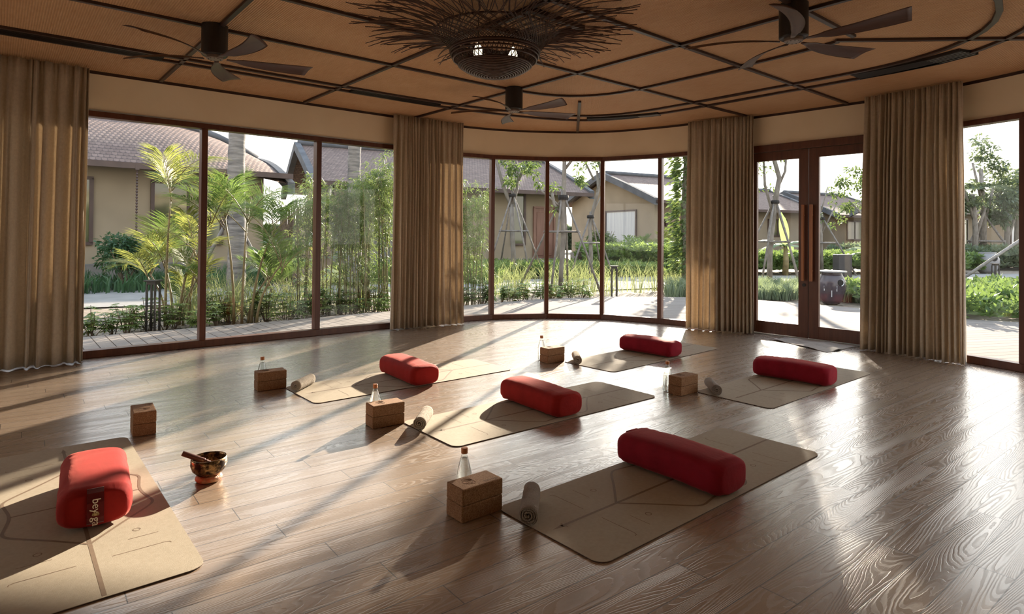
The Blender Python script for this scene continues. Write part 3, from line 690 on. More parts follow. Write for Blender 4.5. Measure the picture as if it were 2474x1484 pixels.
for k in range(NS):
    for sgn in (1, -1):
        a0 = 2 * pi * (k + (0.5 if sgn < 0 else 0)) / NS; Lr = rg.uniform(0.80, 1.08); sw = rg.uniform(0.85, 1.15); drp = rg.uniform(-0.035, 0.02); pts = []
        for i in range(12):
            s = i / 11; r = 0.322 + (0.115 * min(1, s / 0.32)) if s <= 0.32 else 0.437 + (Lr - 0.437) * ((s - 0.32) / 0.68)
            z = 2.560 + 0.132 * min(1, s / 0.32) ** 0.85 if s <= 0.32 else 2.692 + 0.050 * sin(min(1, (s - 0.32) / 0.5) * pi / 2) + drp * ((s - 0.32) / 0.68) ** 2
            a = a0 + sgn * sw * (0.62 * min(1, s / 0.32) + 0.16 * max(0, (s - 0.32) / 0.68) ** 0.8)
            pts.append((r * cos(a), r * sin(a), z + 0.002 * sgn))
        wv.tube(pts, 0.0036, 4, cap=False)
o = wv.build('woven_strands', MT['cane'], pen); tag(o, kind='stuff')
fr = MB(); fr.sweep([(q[0] - px, q[1] - py) for q in lz], 0.045, CEIL - 0.035, CEIL, closed=True); fr.build('mount_frame', MT['batten'], pen)
for q in ((-0.12, -0.05), (0.13, 0.04)): MB().tube([(q[0], q[1], 2.60), (q[0], q[1], CEIL)], 0.004, 6).build('cord', MT['black'], pen)
for q in ((-0.12, -0.05), (0.13, 0.04)):
    MB().lathe([(0.002, -0.055), (0.022, -0.045), (0.034, -0.015), (0.034, 0.01), (0.020, 0.045), (0.014, 0.06)], 16, (q[0], q[1], 2.545)).build('light_bulb', MT['bulb'], pen, smooth=True)

# ================================================================ YOGA MATS
ML, MW, MTH = 1.85, 0.62, 0.005
def rrect(L, W_, r, n=7):
    out = []
    for cx_, cy_, a0 in ((L - r, W_ - r, 0), (r, W_ - r, 90), (r, r, 180), (L - r, r, 270)):
        for i in range(n + 1): a = R(a0 + 90 * i / n); out.append((cx_ + r * cos(a), cy_ + r * sin(a)))
    return out
def make_mat():
    # local x along the mat; local y = -v (v measured to the right of the long axis)
    r = empty('yoga_mat')
    MB().prism([(x, y - MW) for x, y in rrect(ML, MW, 0.055)], 0.0, MTH * 0.6).build('underside', MT['matedge'], r)
    MB().prism([(x, y - MW) for x, y in rrect(ML, MW, 0.055)], MTH * 0.6, MTH).build('top_surface', MT['mat'], r)
    g = MB(); z = MTH + 0.0004; f = lambda L_: [(a, -b) for a, b in L_]
    g.strip(f([(0.10, 0.31), (1.84, 0.31)]), 0.014, z)
    g.add([(0.05, -0.31, z), (0.11, -0.321, z), (0.11, -0.299, z)], [(0, 1, 2)])
    g.strip(f([(0.114, 0.292), (0.117, 0.304)]), 0.005, z); g.strip(f([(0.117, 0.317), (0.119, 0.330)]), 0.005, z)
    half_ = [(0.455, 0.315), (0.60, 0.45), (0.70, 0.555), (0.745, 0.575), (0.80, 0.565), (0.925, 0.545), (1.05, 0.565), (1.105, 0.575), (1.15, 0.555), (1.25, 0.45), (1.395, 0.315)]
    def smooth_(L_):
        for _ in range(2):
            out = [L_[0]]
            for a, b in zip(L_[:-1], L_[1:]): out += [(a[0] * .75 + b[0] * .25, a[1] * .75 + b[1] * .25), (a[0] * .25 + b[0] * .75, a[1] * .25 + b[1] * .75)]
            L_ = out + [L_[-1]]
        return L_
    hs = smooth_(half_)
    g.strip(f(hs), 0.012, z + 0.0002); g.strip(f([(a, 0.62 - b) for a, b in hs]), 0.012, z + 0.0002)
    g.strip(f([(0.925, 0.075), (0.925, 0.545)]), 0.010, z)
    for u in (0.475, 1.375):
        for v in (0.15, 0.47): g.strip(f([(u + 0.013 * cos(k * pi / 8), v + 0.013 * sin(k * pi / 8)) for k in range(16)]), 0.004, z, closed=True)
    for u0, u1, e_ in ((0.29, 0.40, 1), (1.56, 1.45, -1)):
        for sg in (0, 1):
            g.strip(f([(u0, abs(sg * 0.62 - 0.255)), (u0, abs(sg * 0.62 - 0.08)), (u0 - e_ * 0.006, abs(sg * 0.62 - 0.065)), (u0 - e_ * 0.018, abs(sg * 0.62 - 0.062))]), 0.0038, z)
            g.strip(f([(u1, abs(sg * 0.62 - 0.19)), (u1, abs(sg * 0.62 - 0.085))]), 0.0032, z)
    # hand whiskers near the tip
    g.build('alignment_lines', MT['mattop'], r)
    return r
mats = [(-1.79678, 4.88565, 0.69962, 'tan yoga mat with alignment lines at the back left, nearest the left windows'),
        (-0.70692, 4.00462, 0.68364, 'tan yoga mat with alignment lines in the middle of the floor'),
        (-0.06115, 2.74629, 0.70537, 'tan yoga mat with alignment lines in the front, under the crimson bolster nearest the camera'),
        (1.44835, 4.85176, 0.70008, 'tan yoga mat with alignment lines at the right, in front of the double door'),
        (0.50189, 5.98038, 0.73830, 'tan yoga mat with alignment lines farthest back, before the curved window'),
        (-2.28170, 3.67072, 5.40538, 'tan yoga mat cut off by the lower left corner of the view')]
m0 = make_mat()
for k, (x, y, a, lab) in enumerate(mats):
    o = m0 if k == 0 else copy_tree(m0); o.location = (x, y, 0.0005); o.rotation_euler = (0, 0, a); tag(o, lab, 'yoga mat', 'tan yoga mats on the floor')

# ---------------------------------------------------------------- bolsters
def make_bolster(mat, seed, L=0.64, Wb=0.262, Hb=0.158):
    rg = random.Random(seed); r = empty('bolster'); NA, NL = 40, 30; V = []
    def prof(a, k):
        n_ = 3.3; c, s = cos(a), sin(a); x = abs(c) ** (2 / n_) * (1 if c > 0 else -1); z = abs(s) ** (2 / n_) * (1 if s > 0 else -1)
        y_ = x * Wb / 2 * k; zz = z * Hb / 2 * k
        return y_, zz
    rows = [(-1, 0.0), (-0.995, 0.45), (-0.985, 0.72)] + [(-0.985 + 1.97 * (0.5 - 0.5 * cos(pi * i / NL)), None) for i in range(1, NL)] + [(0.985, 0.72), (0.995, 0.45), (1, 0.0)]
    for s, k in rows:
        if k is None: k = min(1.0, 0.72 + 0.28 * (1 - max(0, (abs(s) - 0.86) / 0.125)) ** 0.45) if abs(s) > 0.86 else 1.0
        for i in range(NA):
            a = 2 * pi * i / NA; y, z = prof(a, max(k, 0.001)); sag = 0.006 * cos(s * pi / 2)
            wr = 0.0011 * sin(31 * s + 3 * cos(a * 2 + seed)) * (0.4 + 0.6 * abs(s)) + 0.0008 * sin(57 * s + 5 * a + seed)
            zz = max(z + sag * (z > 0) + wr + 0.004 * sin(2 * s + seed), -Hb / 2 + 0.001)
            V.append((s * L / 2, y + wr * 1.4, Hb / 2 + zz))
    n = len(rows); F = [(i * NA + k, i * NA + (k + 1) % NA, (i + 1) * NA + (k + 1) % NA, (i + 1) * NA + k) for i in range(n - 1) for k in range(NA)]
    F = [tuple(reversed(q)) for q in F]
    m = MB(); m.add(V, F); m.build('cover', MT[mat], r, smooth=True)
    # carry strap stitched over the end at -x
    ws = 0.058
    xs = -L / 2; s_ = MB(); pr = [(xs + 0.045, Hb - 0.001), (xs + 0.028, Hb + 0.001), (xs + 0.004, Hb - 0.010), (xs - 0.014, Hb * 0.72), (xs - 0.016, Hb * 0.35), (xs - 0.004, 0.030), (xs + 0.02, 0.012)]
    V = []; 
    for (a, z) in pr:
        for y in (-ws / 2, ws / 2): V += [(a, y, z), (a + 0.003, y, z - 0.001)]
    F = []
    for i in range(len(pr) - 1):
        b = 4 * i; F += [(b, b + 2, b + 6, b + 4), (b + 1, b + 5, b + 7, b + 3), (b, b + 4, b + 5, b + 1), (b + 2, b + 3, b + 7, b + 6)]
    s_.add(V, F); s_.build('carry_strap', MT['redcot'] if mat == 'red' else MT[mat], r)
    p_ = MB(); p_.tube([(xs * 0.985 + 0.004, 0.104 * cos(t) * 0.97, Hb / 2 + 0.062 * sin(t)) if abs(cos(t)) < 2 else None for t in [2 * pi * i / 40 for i in range(41)]], 0.0035, 6, cap=False)
    p_.build('piping', MT[mat], r, smooth=True)
    return r
bol = [(-0.87, 5.225, -52, 'red', 'bright red bolster on the back left mat, lit by the sun', 0),
       (0.205, 4.385, -51, 'red', 'red bolster on the middle mat, sunlit along the top', 0),
       (0.855, 3.145, -51, 'crimson', 'dark crimson bolster on the front mat, nearest and longest in the view', 0),
       (2.43, 5.295, -45, 'crimson', 'crimson bolster with a sunlit right half, in front of the door', 0),
       (1.455, 6.46, -45.5, 'crimson', 'small looking crimson bolster farthest back, before the curved window', 0)]
bsrc = {}
for k, (x, y, a, mt_, lab, _) in enumerate(bol):
    if mt_ not in bsrc: o = bsrc[mt_] = make_bolster(mt_, 3 if mt_ == 'red' else 8)
    else: o = copy_tree(bsrc[mt_])
    o.location = (x, y, MTH + 0.0008); o.rotation_euler = (0, 0, R(a) + pi); o.rotation_euler = (0, 0, R(a)); tag(o, lab, 'bolster', 'velvet yoga bolsters')
bF = copy_tree(bsrc['red']); bF.location = (-1.865, 2.775, MTH + 0.0008); bF.rotation_euler = (0, 0, R(124.5) + pi); bF.scale = (1, 1, 1.0)
bF.rotation_euler = (0, 0, R(124.5))
tag(bF, 'red bolster with white lettering on its end strap, on the lower left mat', 'bolster', 'velvet yoga bolsters')
def text(body, size, parent, mat, loc, xdir, ydir, ext=0.0008, name='lettering'):
    c = bpy.data.curves.new(name, 'FONT'); c.body = body; c.size = size; c.extrude = ext; c.align_x = 'LEFT'; c.space_character = 1.02
    c.materials.append(mat); o = bpy.data.objects.new(name, c); COL.objects.link(o); o.parent = parent
    xd = Vector(xdir).normalized(); yd = Vector(ydir); yd = (yd - xd * yd.dot(xd)).normalized(); zd = xd.cross(yd)
    m = Matrix.Identity(4)
    for i in range(3): m[i][0] = xd[i]; m[i][1] = yd[i]; m[i][2] = zd[i]; m[i][3] = loc[i]
    me = bpy.data.meshes.new_from_object(o); me.name = name; o2 = bpy.data.objects.new(name, me); COL.objects.link(o2); o2.parent = parent; bpy.data.objects.remove(o)
    if not me.materials: me.materials.append(mat)
    o2.matrix_basis = m; return o2
def lotus(c, sc, plane, w=0.0016, mat='thread', parent=None, name='lotus_emblem', n=6):
    """outlined lotus petals; plane = (xdir, ydir) unit vectors"""
    X, Y = Vector(plane[0]), Vector(plane[1]); Zn = X.cross(Y); m = MB()
    def petal(ang, L, wd, b=(0, 0)):
        pts = []
        for i in range(n * 2 + 1):
            t = i / (2 * n); s = sin(pi * t) ; x = wd * s * (1 if False else 1) * (-1 + 2 * t) * 1.2; y = L * (1 - abs(2 * t - 1) ** 1.6)
            x = wd * sin(2 * pi * t) * -1; pts.append((b[0] + x * cos(ang) - y * sin(ang), b[1] + x * sin(ang) + y * cos(ang)))
        m.tube([Vector(c) + X * (p[0] * sc) + Y * (p[1] * sc) + Zn * 0.0002 for p in pts], w, 4, cap=False)
    for a, L, wd in ((0, 1, 0.30), (0.6, 0.92, 0.26), (-0.6, 0.92, 0.26), (1.15, 0.8, 0.2), (-1.15, 0.8, 0.2)): petal(a, L, wd, (0, -0.45))
    return m.build(name, MT[mat], parent)
# the strap end of bF points to the camera (local -x)
xs = -0.32 - 0.0165
for nm, bd, z in (('lettering', 'bey', 0.132), ('lettering', 'ga', 0.0575)):
    text(bd, 0.041, bF, MT['thread'], (xs - 0.0005, 0.010, z), (0, 0, -1), (0, -1, 0))
lotus((xs - 0.001, -0.001, 0.071), 0.016, ((0, -1, 0), (0, 0, 1)), 0.0008, 'gold', bF)
eA = lotus((0.0, 0.03, 0.166), 0.05, ((0, -1, 0), (1, 0, 0)), 0.0012, 'gold', None); bpy.data.objects.remove(eA)

# ---------------------------------------------------------------- cork blocks (two to a stack)
BL, BW, BH = 0.218, 0.122, 0.071
def make_block(L, W_):
    return MB().box((0, 0, BH / 2), (L, W_, BH)).build('cork_block', MT['cork'], None, bevel=0.006)
stacks = [('C', (-0.2, 2.595), 39.5, 0, 'beside the bottle nearest the camera'), ('B', (-0.86, 3.85), 35, 0, 'left of the middle mat'),
          ('A', (-1.95, 4.75), 35, 0, 'left of the back left mat'), ('D', (1.30, 4.71), 38, 0, 'left of the right hand mat'),
          ('E', (0.35, 5.88), 37, 0, 'left of the farthest mat'), ('F', (-2.24, 3.66), 35, 1, 'behind the lower left mat')]
b0 = make_block(BL, BW); first = True
for key, fr_, ang, swap, where in stacks:
    a = R(ang); L_, W_ = (BW, BL) if swap else (BL, BW)
    # front corner, long side to the right, short side to the left
    cxy = (fr_[0] + cos(a) * L_ / 2 - sin(a) * W_ / 2, fr_[1] + sin(a) * L_ / 2 + cos(a) * W_ / 2)
    for lvl in (0, 1):
        o = b0 if first else b0.copy()
        if not first: COL.objects.link(o)
        first = False
        o.location = (cxy[0] + 0.001 * lvl, cxy[1] - 0.001 * lvl, lvl * (BH + 0.0006) + 0.0003); o.rotation_euler = (0, 0, a + (pi / 2 if swap else 0) + lvl * 0.006)
        tag(o, '%s cork yoga block of the stack %s' % (('lower', 'upper')[lvl], where), 'yoga block', 'cork yoga blocks in stacks of two')
        if lvl:
            lo = lotus((-0.035, 0.005, BH + 0.0002), 0.052, ((0, 1, 0), (-1, 0, 0)), 0.0005, 'engrave', o, 'lotus_engraving')
            if key in 'CF': text('beyoga', 0.026, o, MT['engrave'], (0.022, -0.046, BH + 0.0002), (1, 0, 0), (0, 1, 0), 0.0002, 'engraved_lettering')

# ---------------------------------------------------------------- bottles of water
def make_bottle():
    r = empty('water_bottle')
    prof = [(0.030, 0.001), (0.0355, 0.006), (0.0360, 0.02), (0.0360, 0.122), (0.0345, 0.134), (0.0285, 0.158), (0.0190, 0.192), (0.0140, 0.208), (0.0135, 0.216)]
    MB().lathe(prof, 32).build('glass_body', MT['bglass'], r, smooth=True)
    wp = [(0.028, 0.006), (0.0328, 0.010), (0.0330, 0.122), (0.0315, 0.133), (0.0258, 0.157), (0.0178, 0.186), (0.0150, 0.194)]
    MB().lathe(wp, 32).build('water', MT['water'], r, smooth=True)
    MB().lathe([(0.0150, 0.2145), (0.0155, 0.216), (0.0155, 0.222), (0.0148, 0.223), (0.0155, 0.224), (0.0155, 0.238), (0.0140, 0.240)], 24).build('screw_cap', MT['cap'], r)
    return r
bt = make_bottle()
for k, (x, y, w_) in enumerate(((-1.975, 4.90, 'behind the cork blocks by the back left mat'), (-0.885, 4.03, 'behind the cork blocks by the middle mat'), (-0.21, 2.835, 'behind the cork blocks nearest the camera'), (1.235, 4.865, 'beside the cork blocks by the right hand mat'), (0.30, 6.065, 'behind the cork blocks by the farthest mat'))):
    o = bt if k == 0 else copy_tree(bt); o.location = (x, y, 0); tag(o, 'clear glass water bottle with copper cap ' + w_, 'bottle', 'glass water bottles')

# ---------------------------------------------------------------- rolled towels
def make_towel(mat, seed=1, L=0.265, Rr=0.043):
    rg = random.Random(seed); m = MB(); N, NL = 90, 14; turns = 3.3; th = 0.0085; V = []
    for j in range(NL + 1):
        x = -L / 2 + L * j / NL
        for i in range(N + 1):
            s = i / N; a = -1.9 - turns * 2 * pi * (1 - s); rr = 0.005 + (Rr - 0.005) * s ** 0.8
            w = 0.0012 * sin(9 * x * 10 + a * 2) * s
            for o_ in (0, -th * 0.86):
                q = max(rr + o_ + w, 0.0008); V.append((x + 0.0018 * sin(a * 3) * (abs(j - NL / 2) == NL / 2), q * cos(a), Rr + q * sin(a) + 0.0))
    W2 = 2 * (N + 1); F = []
    for j in range(NL):
        for i in range(N):
            a = j * W2 + 2 * i; F.append((a, a + 2, a + W2 + 2, a + W2)); F.append((a + 1, a + W2 + 1, a + W2 + 3, a + 3))
        a = j * W2 + 2 * N; F.append((a, a + 1, a + W2 + 1, a + W2))
    for b, fl in ((0, 0), (NL * W2, 1)):
        for i in range(N):
            a = b + 2 * i; q = (a, a + 1, a + 3, a + 2); F.append(q if not fl else tuple(reversed(q)))
    m.add(V, F); return m.build('rolled_towel', MT[mat], None, smooth=True)
tws = [((-1.655, 4.735), (-1.62, 5.0), 'towel', 'cream rolled towel on the end of the back left mat'), ((-0.565, 3.815), (-0.55, 4.10), 'towel', 'cream rolled towel on the end of the middle mat'),
       ((0.075, 2.57), (0.10, 2.84), 'towelgrey', 'grey beige rolled towel on the end of the front mat'), ((1.575, 4.72), (1.60, 4.99), 'towelgrey', 'pale rolled towel with brown end on the right hand mat'), ((0.63, 5.83), (0.635, 6.11), 'towel', 'cream rolled towel on the end of the farthest mat')]
tsrc = {}
angs = [59, 78, 90, 125, 100]
for k, (a, b, mt_, lab) in enumerate(tws):
    if mt_ in tsrc: o = tsrc[mt_].copy(); COL.objects.link(o)
    else: o = tsrc[mt_] = make_towel(mt_, k)
    an = atan2(b[1] - a[1], b[0] - a[0])
    o.location = (a[0] + 0.133 * cos(an), a[1] + 0.133 * sin(an), MTH + 0.001); o.rotation_euler = (0, 0, an); tag(o, lab, 'towel', 'rolled towels on the mats')

# ---------------------------------------------------------------- singing bowl, its cushion, the mallet
bx, by = -1.48, 3.035
cu = MB()
for i in range(1): pass
pts = [(0.043 * cos(2 * pi * i / 40), 0.043 * sin(2 * pi * i / 40), 0.0165 + 0.001 * sin(5 * 2 * pi * i / 40)) for i in range(41)]
cu.tube(pts, 0.0185, 12, cap=False); o = cu.build('bowl_cushion', MT['brocade'], None, smooth=True); o.scale = (1, 1, 0.85); o.location = (bx, by, 0.0025); tag(o, 'orange patterned ring cushion under the singing bowl', 'cushion')
sb = MB(); prof = [(0.0015, 0.004), (0.030, 0.004), (0.056, 0.014), (0.075, 0.035), (0.0825, 0.058), (0.0815, 0.078), (0.0800, 0.0925), (0.0765, 0.0925), (0.0775, 0.078), (0.0785, 0.058), (0.071, 0.037), (0.053, 0.018), (0.028, 0.008), (0.0015, 0.008)]
sb.lathe(prof, 48); o = sb.build('singing_bowl', MT['bronze'], None, smooth=True); o.location = (bx, by, 0.024); tag(o, 'mottled bronze singing bowl on an orange ring cushion', 'singing bowl')
ml = thing('mallet', 'dark wooden mallet leaning in the singing bowl', 'mallet', (0, 0, 0))
a_, b_ = Vector((bx - 0.108, by - 0.045, 0.148)), Vector((bx + 0.045, by + 0.015, 0.066)); d_ = b_ - a_
MB().tube([a_, a_ + d_ * 0.01, a_ + d_ * 0.58, a_ + d_ * 0.60], [0.0115, 0.0125, 0.0125, 0.010], 16).build('handle', MT['mallet'], ml, smooth=False)
tp = [a_ + d_ * s for s in (0.60, 0.63, 0.65, 0.68, 0.70, 0.73, 0.75, 0.78, 0.80, 0.88, 1.0)]
MB().tube(tp, [0.009, 0.0115, 0.008, 0.011, 0.0075, 0.0105, 0.007, 0.010, 0.007, 0.008, 0.006], 14).build('turned_tip', MT['mallet'], ml, smooth=True)

# ---------------------------------------------------------------- floor cloth at the door
c4 = [(3.10, 7.38), (3.52, 7.68), (3.96, 6.95), (3.38, 6.62)]
N = 40; V = []
for j in range(N + 1):
    for i in range(N + 1):
        u, v = i / N, j / N; u2 = u + 0.03 * sin(5 * v); v2 = v + 0.04 * sin(4 * u + 1)
        x = (1 - u2) * ((1 - v2) * c4[0][0] + v2 * c4[3][0]) + u2 * ((1 - v2) * c4[1][0] + v2 * c4[2][0]); y = (1 - u2) * ((1 - v2) * c4[0][1] + v2 * c4[3][1]) + u2 * ((1 - v2) * c4[1][1] + v2 * c4[2][1])
        z = 0.004 + 0.016 * max(0, sin(11 * u + 5 * v + 1.5 * sin(6 * v)) * sin(3 * u + 1)) + 0.012 * max(0, sin(17 * v - 4 * u)) * (1 - v) ** 0.5 * min(1, 6 * u, 6 * (1 - u))
        V.append((x, y, z))
cl = MB(); cl.add(V, [(j * (N + 1) + i, j * (N + 1) + i + 1, (j + 1) * (N + 1) + i + 1, (j + 1) * (N + 1) + i) for j in range(N) for i in range(N)])
o = cl.build('floor_cloth', MT['cloth'], None, smooth=True); q = o.modifiers.new('t', 'SOLIDIFY'); q.thickness = 0.003; q.offset = 1; tag(o, 'crumpled grey cloth lying on the floor before the double door', 'cloth')

# ================================================================ OUTSIDE
GZ = -0.12
ROOM0 = [v for v in room]
def ground(name, pts, z, mat, kind='structure', uvang=None, thick=0.0):
    m = MB(); uv = None
    if uvang is not None: ca_, sa_ = cos(uvang), sin(uvang); uv = [(x * ca_ + y * sa_, -x * sa_ + y * ca_) for x, y in pts]
    m.add([(x, y, z) for x, y in pts], [tuple(range(len(pts)))], uv)
    if thick: m.prism([(x, y) for x, y in pts], z - thick, z - 0.001)
    return m.build(name, mat, kind=kind)
ground('planting_bed', [(-60, -30), (90, -30), (90, 110), (-60, 110)], GZ - 0.02, MT['soil'])
# boardwalk around the room: left part laid across the wall, right part along the terrace
def deck(name, inner, outer, ang):
    n = min(len(inner), len(outer)); m = MB(); ca_, sa_ = cos(ang), sin(ang)
    def q(x, y): return (x * ca_ + y * sa_, -x * sa_ + y * ca_)
    for i in range(n - 1):
        P_ = [inner[i], outer[i], outer[i + 1], inner[i + 1]]
        m.add([(x, y, -0.045) for x, y in P_], [(3, 2, 1, 0)], [q(x, y) for x, y in P_])
        m.add([(outer[i][0], outer[i][1], -0.045), (outer[i + 1][0], outer[i + 1][1], -0.045), (outer[i + 1][0], outer[i + 1][1], GZ - 0.02), (outer[i][0], outer[i][1], GZ - 0.02)], [(0, 1, 2, 3)], [(0, 0), (1, 0), (1, .05), (0, .05)])
    return m.build(name, MT['deck'], kind='structure')
inL = [U(-6, 7.1), U(0.44, 7.1), U(2.98, 7.1), U(4.6, 7.1), (-0.9, 8.5)]
ouL = [U(-6, 9.08), U(0.44, 9.05), U(2.9, 9.05), U(4.6, 9.15), (-1.05, 10.98)]
deck('deck_strip', inL, ouL, A + pi / 2)
inR = [(-0.9, 8.5), (0.52, 9.1), (2.1, 8.6), (3.0, 8.0), (4.13, 6.8), (4.7, 5.7), (4.85, 4.5), (4.5, 3.5), (3.5, 2.5)]
ouR = [(-1.05, 10.98), (0.53, 12.45), (2.2, 13.1), (3.7, 13.1), (5.1, 12.6), (6.5, 11.1), (7.3, 9.8), (9.5, 8.6), (14.0, 2.0)]
deck('deck_terrace', inR, ouR, R(14))
# slab edge of the room under the glazing
MB().sweep(allpath, 0.12, GZ - 0.02, 0.0, offset=0.02).build('trim_base', MT['black'], kind='structure')
nearP = [(-26, 1.5), (-11.0, 8.6), (-7.5, 11.0), (-4.1, 12.8), (-0.9, 14.3), (1.65, 15.2), (4.4, 16.6), (7.4, 17.9), (11, 19.0), (15.4, 19.9), (30, 22)]
farP = [(-30, 6.5), (-13.5, 12.4), (-9.7, 14.4), (-6.2, 15.7), (-1.4, 17.9), (2.0, 20.2), (5.0, 21.2), (8.7, 22.0), (13, 23.2), (19, 24.6), (34, 26)]
m = MB()
for i in range(len(nearP) - 1): m.add([(x, y, GZ + 0.005) for x, y in (nearP[i], nearP[i + 1], farP[i + 1], farP[i])], [(0, 1, 2, 3)])
m.build('garden_path', MT['path'], kind='structure')
# access hatch in the terrace boards
hz = [(5.35, 6.02), (5.85, 6.35), (6.15, 5.85), (5.62, 5.5)]
MB().sweep(hz, 0.012, -0.0455, -0.0425, closed=True).build('trim_hatch', MT['black'], kind='structure')

# ---------------------------------------------------------------- tiled houses
def house(name, label, P0, P1, depth, eave_z, ridge_z, over=0.6, bend=0.0, wall_in=0.7, gable=True, windows=(), doors=(), plinth=0.45, ridge_off=None, base=GZ):
    """P0->P1 : front eave line; roof rises away from it. windows: (distance along, z0, z1, width, kind)"""
    r = thing(name, label, 'house', (P0[0], P0[1], 0), atan2(P1[1] - P0[1], P1[0] - P0[0]))
    L = math.hypot(P1[0] - P0[0], P1[1] - P0[1]); rd = ridge_off or depth / 2; NX, NY = 24, 8
    def zr(x, f):      # roof height at x along, f 0 eave..1 ridge
        e = 0.0
        if bend: e = bend * max(0, (x - (L - 3.2)) / 3.2) ** 2
        return eave_z + (ridge_z - eave_z) * (f + (0.10 if bend else 0.02) * sin(pi * f)) - e * (0.35 + 0.65 * f)
    for side in (0, 1):
        m = MB(); V = []; UVs = []
        for j in range(NY + 1):
            f = j / NY; y = rd * f if not side else depth - (depth - rd) * f
            for i in range(NX + 1):
                x = L * i / NX; V.append((x, y, zr(x, f))); UVs.append((x, f * math.hypot(rd, ridge_z - eave_z)))
        F = [(j * (NX + 1) + i, j * (NX + 1) + i + 1, (j + 1) * (NX + 1) + i + 1, (j + 1) * (NX + 1) + i) for j in range(NY) for i in range(NX)]
        if side: F = [tuple(reversed(q)) for q in F]
        m.add(V, F, UVs); m.build('roof_slope', MT['tile'], r, smooth=True)
    rb_ = MB(); rb_.tube([(L * i / NX, rd, zr(L * i / NX, 1) + 0.05) for i in range(NX + 1)], 0.13, 8); rb_.build('ridge_cap', MT['verge'], r, smooth=True)
    gt = MB(); gt.sweep([(0, -0.02), (L, -0.02)], 0.13, eave_z - 0.15, eave_z - 0.0); gt.build('gutter', MT['fascia'], r)
    sf = MB(); sf.add([(0, 0, eave_z - 0.12), (L, 0, eave_z - 0.12), (L, wall_in + 0.1, eave_z - 0.02), (0, wall_in + 0.1, eave_z - 0.02)], [(0, 1, 2, 3)]); sf.build('soffit', MT['fascia'], r)
    for x in (0, L):
        vb = MB(); V = [];
        for j in range(NY * 2 + 1):
            f = j / NY if j <= NY else 2 - j / NY; y = rd * f if j <= NY else depth - (depth - rd) * f
            z = zr(x, f)
            for dx in (-0.13, 0.09):
                for dz in (-0.24, 0.09): V.append((x + dx, y, z + dz))
        F = []
        for j in range(NY * 2):
            a = 4 * j; F += [(a, a + 4, a + 5, a + 1), (a + 2, a + 3, a + 7, a + 6), (a + 1, a + 5, a + 7, a + 3), (a, a + 2, a + 6, a + 4)]
        F += [(0, 1, 3, 2), (4 * NY * 2, 4 * NY * 2 + 2, 4 * NY * 2 + 3, 4 * NY * 2 + 1)]
        vb.add(V, F); vb.build('verge_board', MT['verge'], r, smooth=False)
    g0, g1 = over, L - over; w = MB(); y0, y1 = wall_in, depth - wall_in
    for x in (g0, g1):
        zt0 = zr(x, y0 / rd) - 0.12; w.add([(x, y0, base), (x, y1, base), (x, y1, zr(x, (depth - y1) / (depth - rd)) - 0.12), (x, rd, zr(x, 1) - 0.12), (x, y0, zt0)], [(0, 1, 2, 3, 4)])
    w.add([(g0, y0, base), (g1, y0, base), (g1, y0, zr(g1, y0 / rd) - 0.10), (g0, y0, zr(g0, y0 / rd) - 0.10)], [(0, 1, 2, 3)])
    w.add([(g0, y1, base), (g1, y1, base), (g1, y1, zr(g1, y0 / rd) - 0.10), (g0, y1, zr(g0, y0 / rd) - 0.10)], [(0, 1, 2, 3)])
    w.build('walls', MT['render'], r)
    if plinth: MB().box(((g0 + g1) / 2, (y0 + y1) / 2, base + plinth / 2), (g1 - g0 + 0.12, y1 - y0 + 0.12, plinth)).build('plinth', MT['plinth'], r, bevel=0.02)
    def opening(o3, wdt, z0, z1, kind, face):     # face 0 front, 1 gable at x=g0, 2 gable at x=g1
        if face == 0: c = (o3, y0 - 0.02); a = 0
        elif face == 1: c = (g0 - 0.02, o3); a = pi / 2
        else: c = (g1 + 0.02, o3); a = pi / 2
        fm = MB(); zc = (z0 + z1) / 2; h_ = z1 - z0
        for dx in (-wdt / 2, wdt / 2): fm.box((c[0] + dx * cos(a), c[1] + dx * sin(a), zc), (0.09, 0.10, h_), a)
        for zz in (z0, z1): fm.box((c[0], c[1], zz), (wdt + 0.08, 0.10, 0.08), a)
        if kind == 'double': fm.box((c[0], c[1], zc), (0.07, 0.09, h_), a)
        fo = fm.build('window_frame' if kind != 'door' else 'door_surround', MT['winframe'] if kind != 'door' else MT['housedoor'], r)
        if kind == 'door':
            d = MB(); d.box((c[0], c[1], zc), (wdt, 0.04, h_), a); dd_ = d.build('door', MT['housedoor'], r)
            for px_ in (-0.22, 0.22): MB().box((c[0] + px_ * wdt * cos(a) + (0.03 * sin(a)), c[1] + px_ * wdt * sin(a) - 0.03 * cos(a), zc), (wdt * 0.32, 0.02, h_ * 0.82), a).build('door_panel', MT['housedoor'], dd_, bevel=0.01)
        else: MB().box((c[0], c[1], zc), (wdt, 0.03, h_), a).build('pane', MT['curtglass'] if kind == 'curtain' else MT['darkglass'], fo)
    for q in windows: opening(*q)
    for q in doors: opening(*q)
    return r, L, zr
# left house: front eave parallel to the studio's left wall
P0 = U(-8.0, 18.25); P1 = U(6.75, 18.25)
hL, LL, _ = house('house', 'long tiled house with dark gutter behind the palms at the left', P0, P1, 6.6, 3.02, 4.68, bend=0.95, ridge_off=3.3,
      windows=((9.55, 0.62, 0.95, 2.62, 'plain', 0), (12.1, 1.75, 0.95, 2.62, 'double', 0), (5.0, 1.6, 0.95, 2.62, 'double', 0)), plinth=0.55)
dsp = MB(); 
for k in range(26): dsp.lathe([(0.012, 0), (0.03, 0.035), (0.012, 0.07)], 8, (10.75, -0.05, 0.9 + k * 0.075), close=False)
dsp.build('rain_chain', MT['fascia'], hL); MB().box((10.75, -0.05, 2.90), (0.09, 0.09, 0.12)).build('rain_outlet', MT['fascia'], hL)
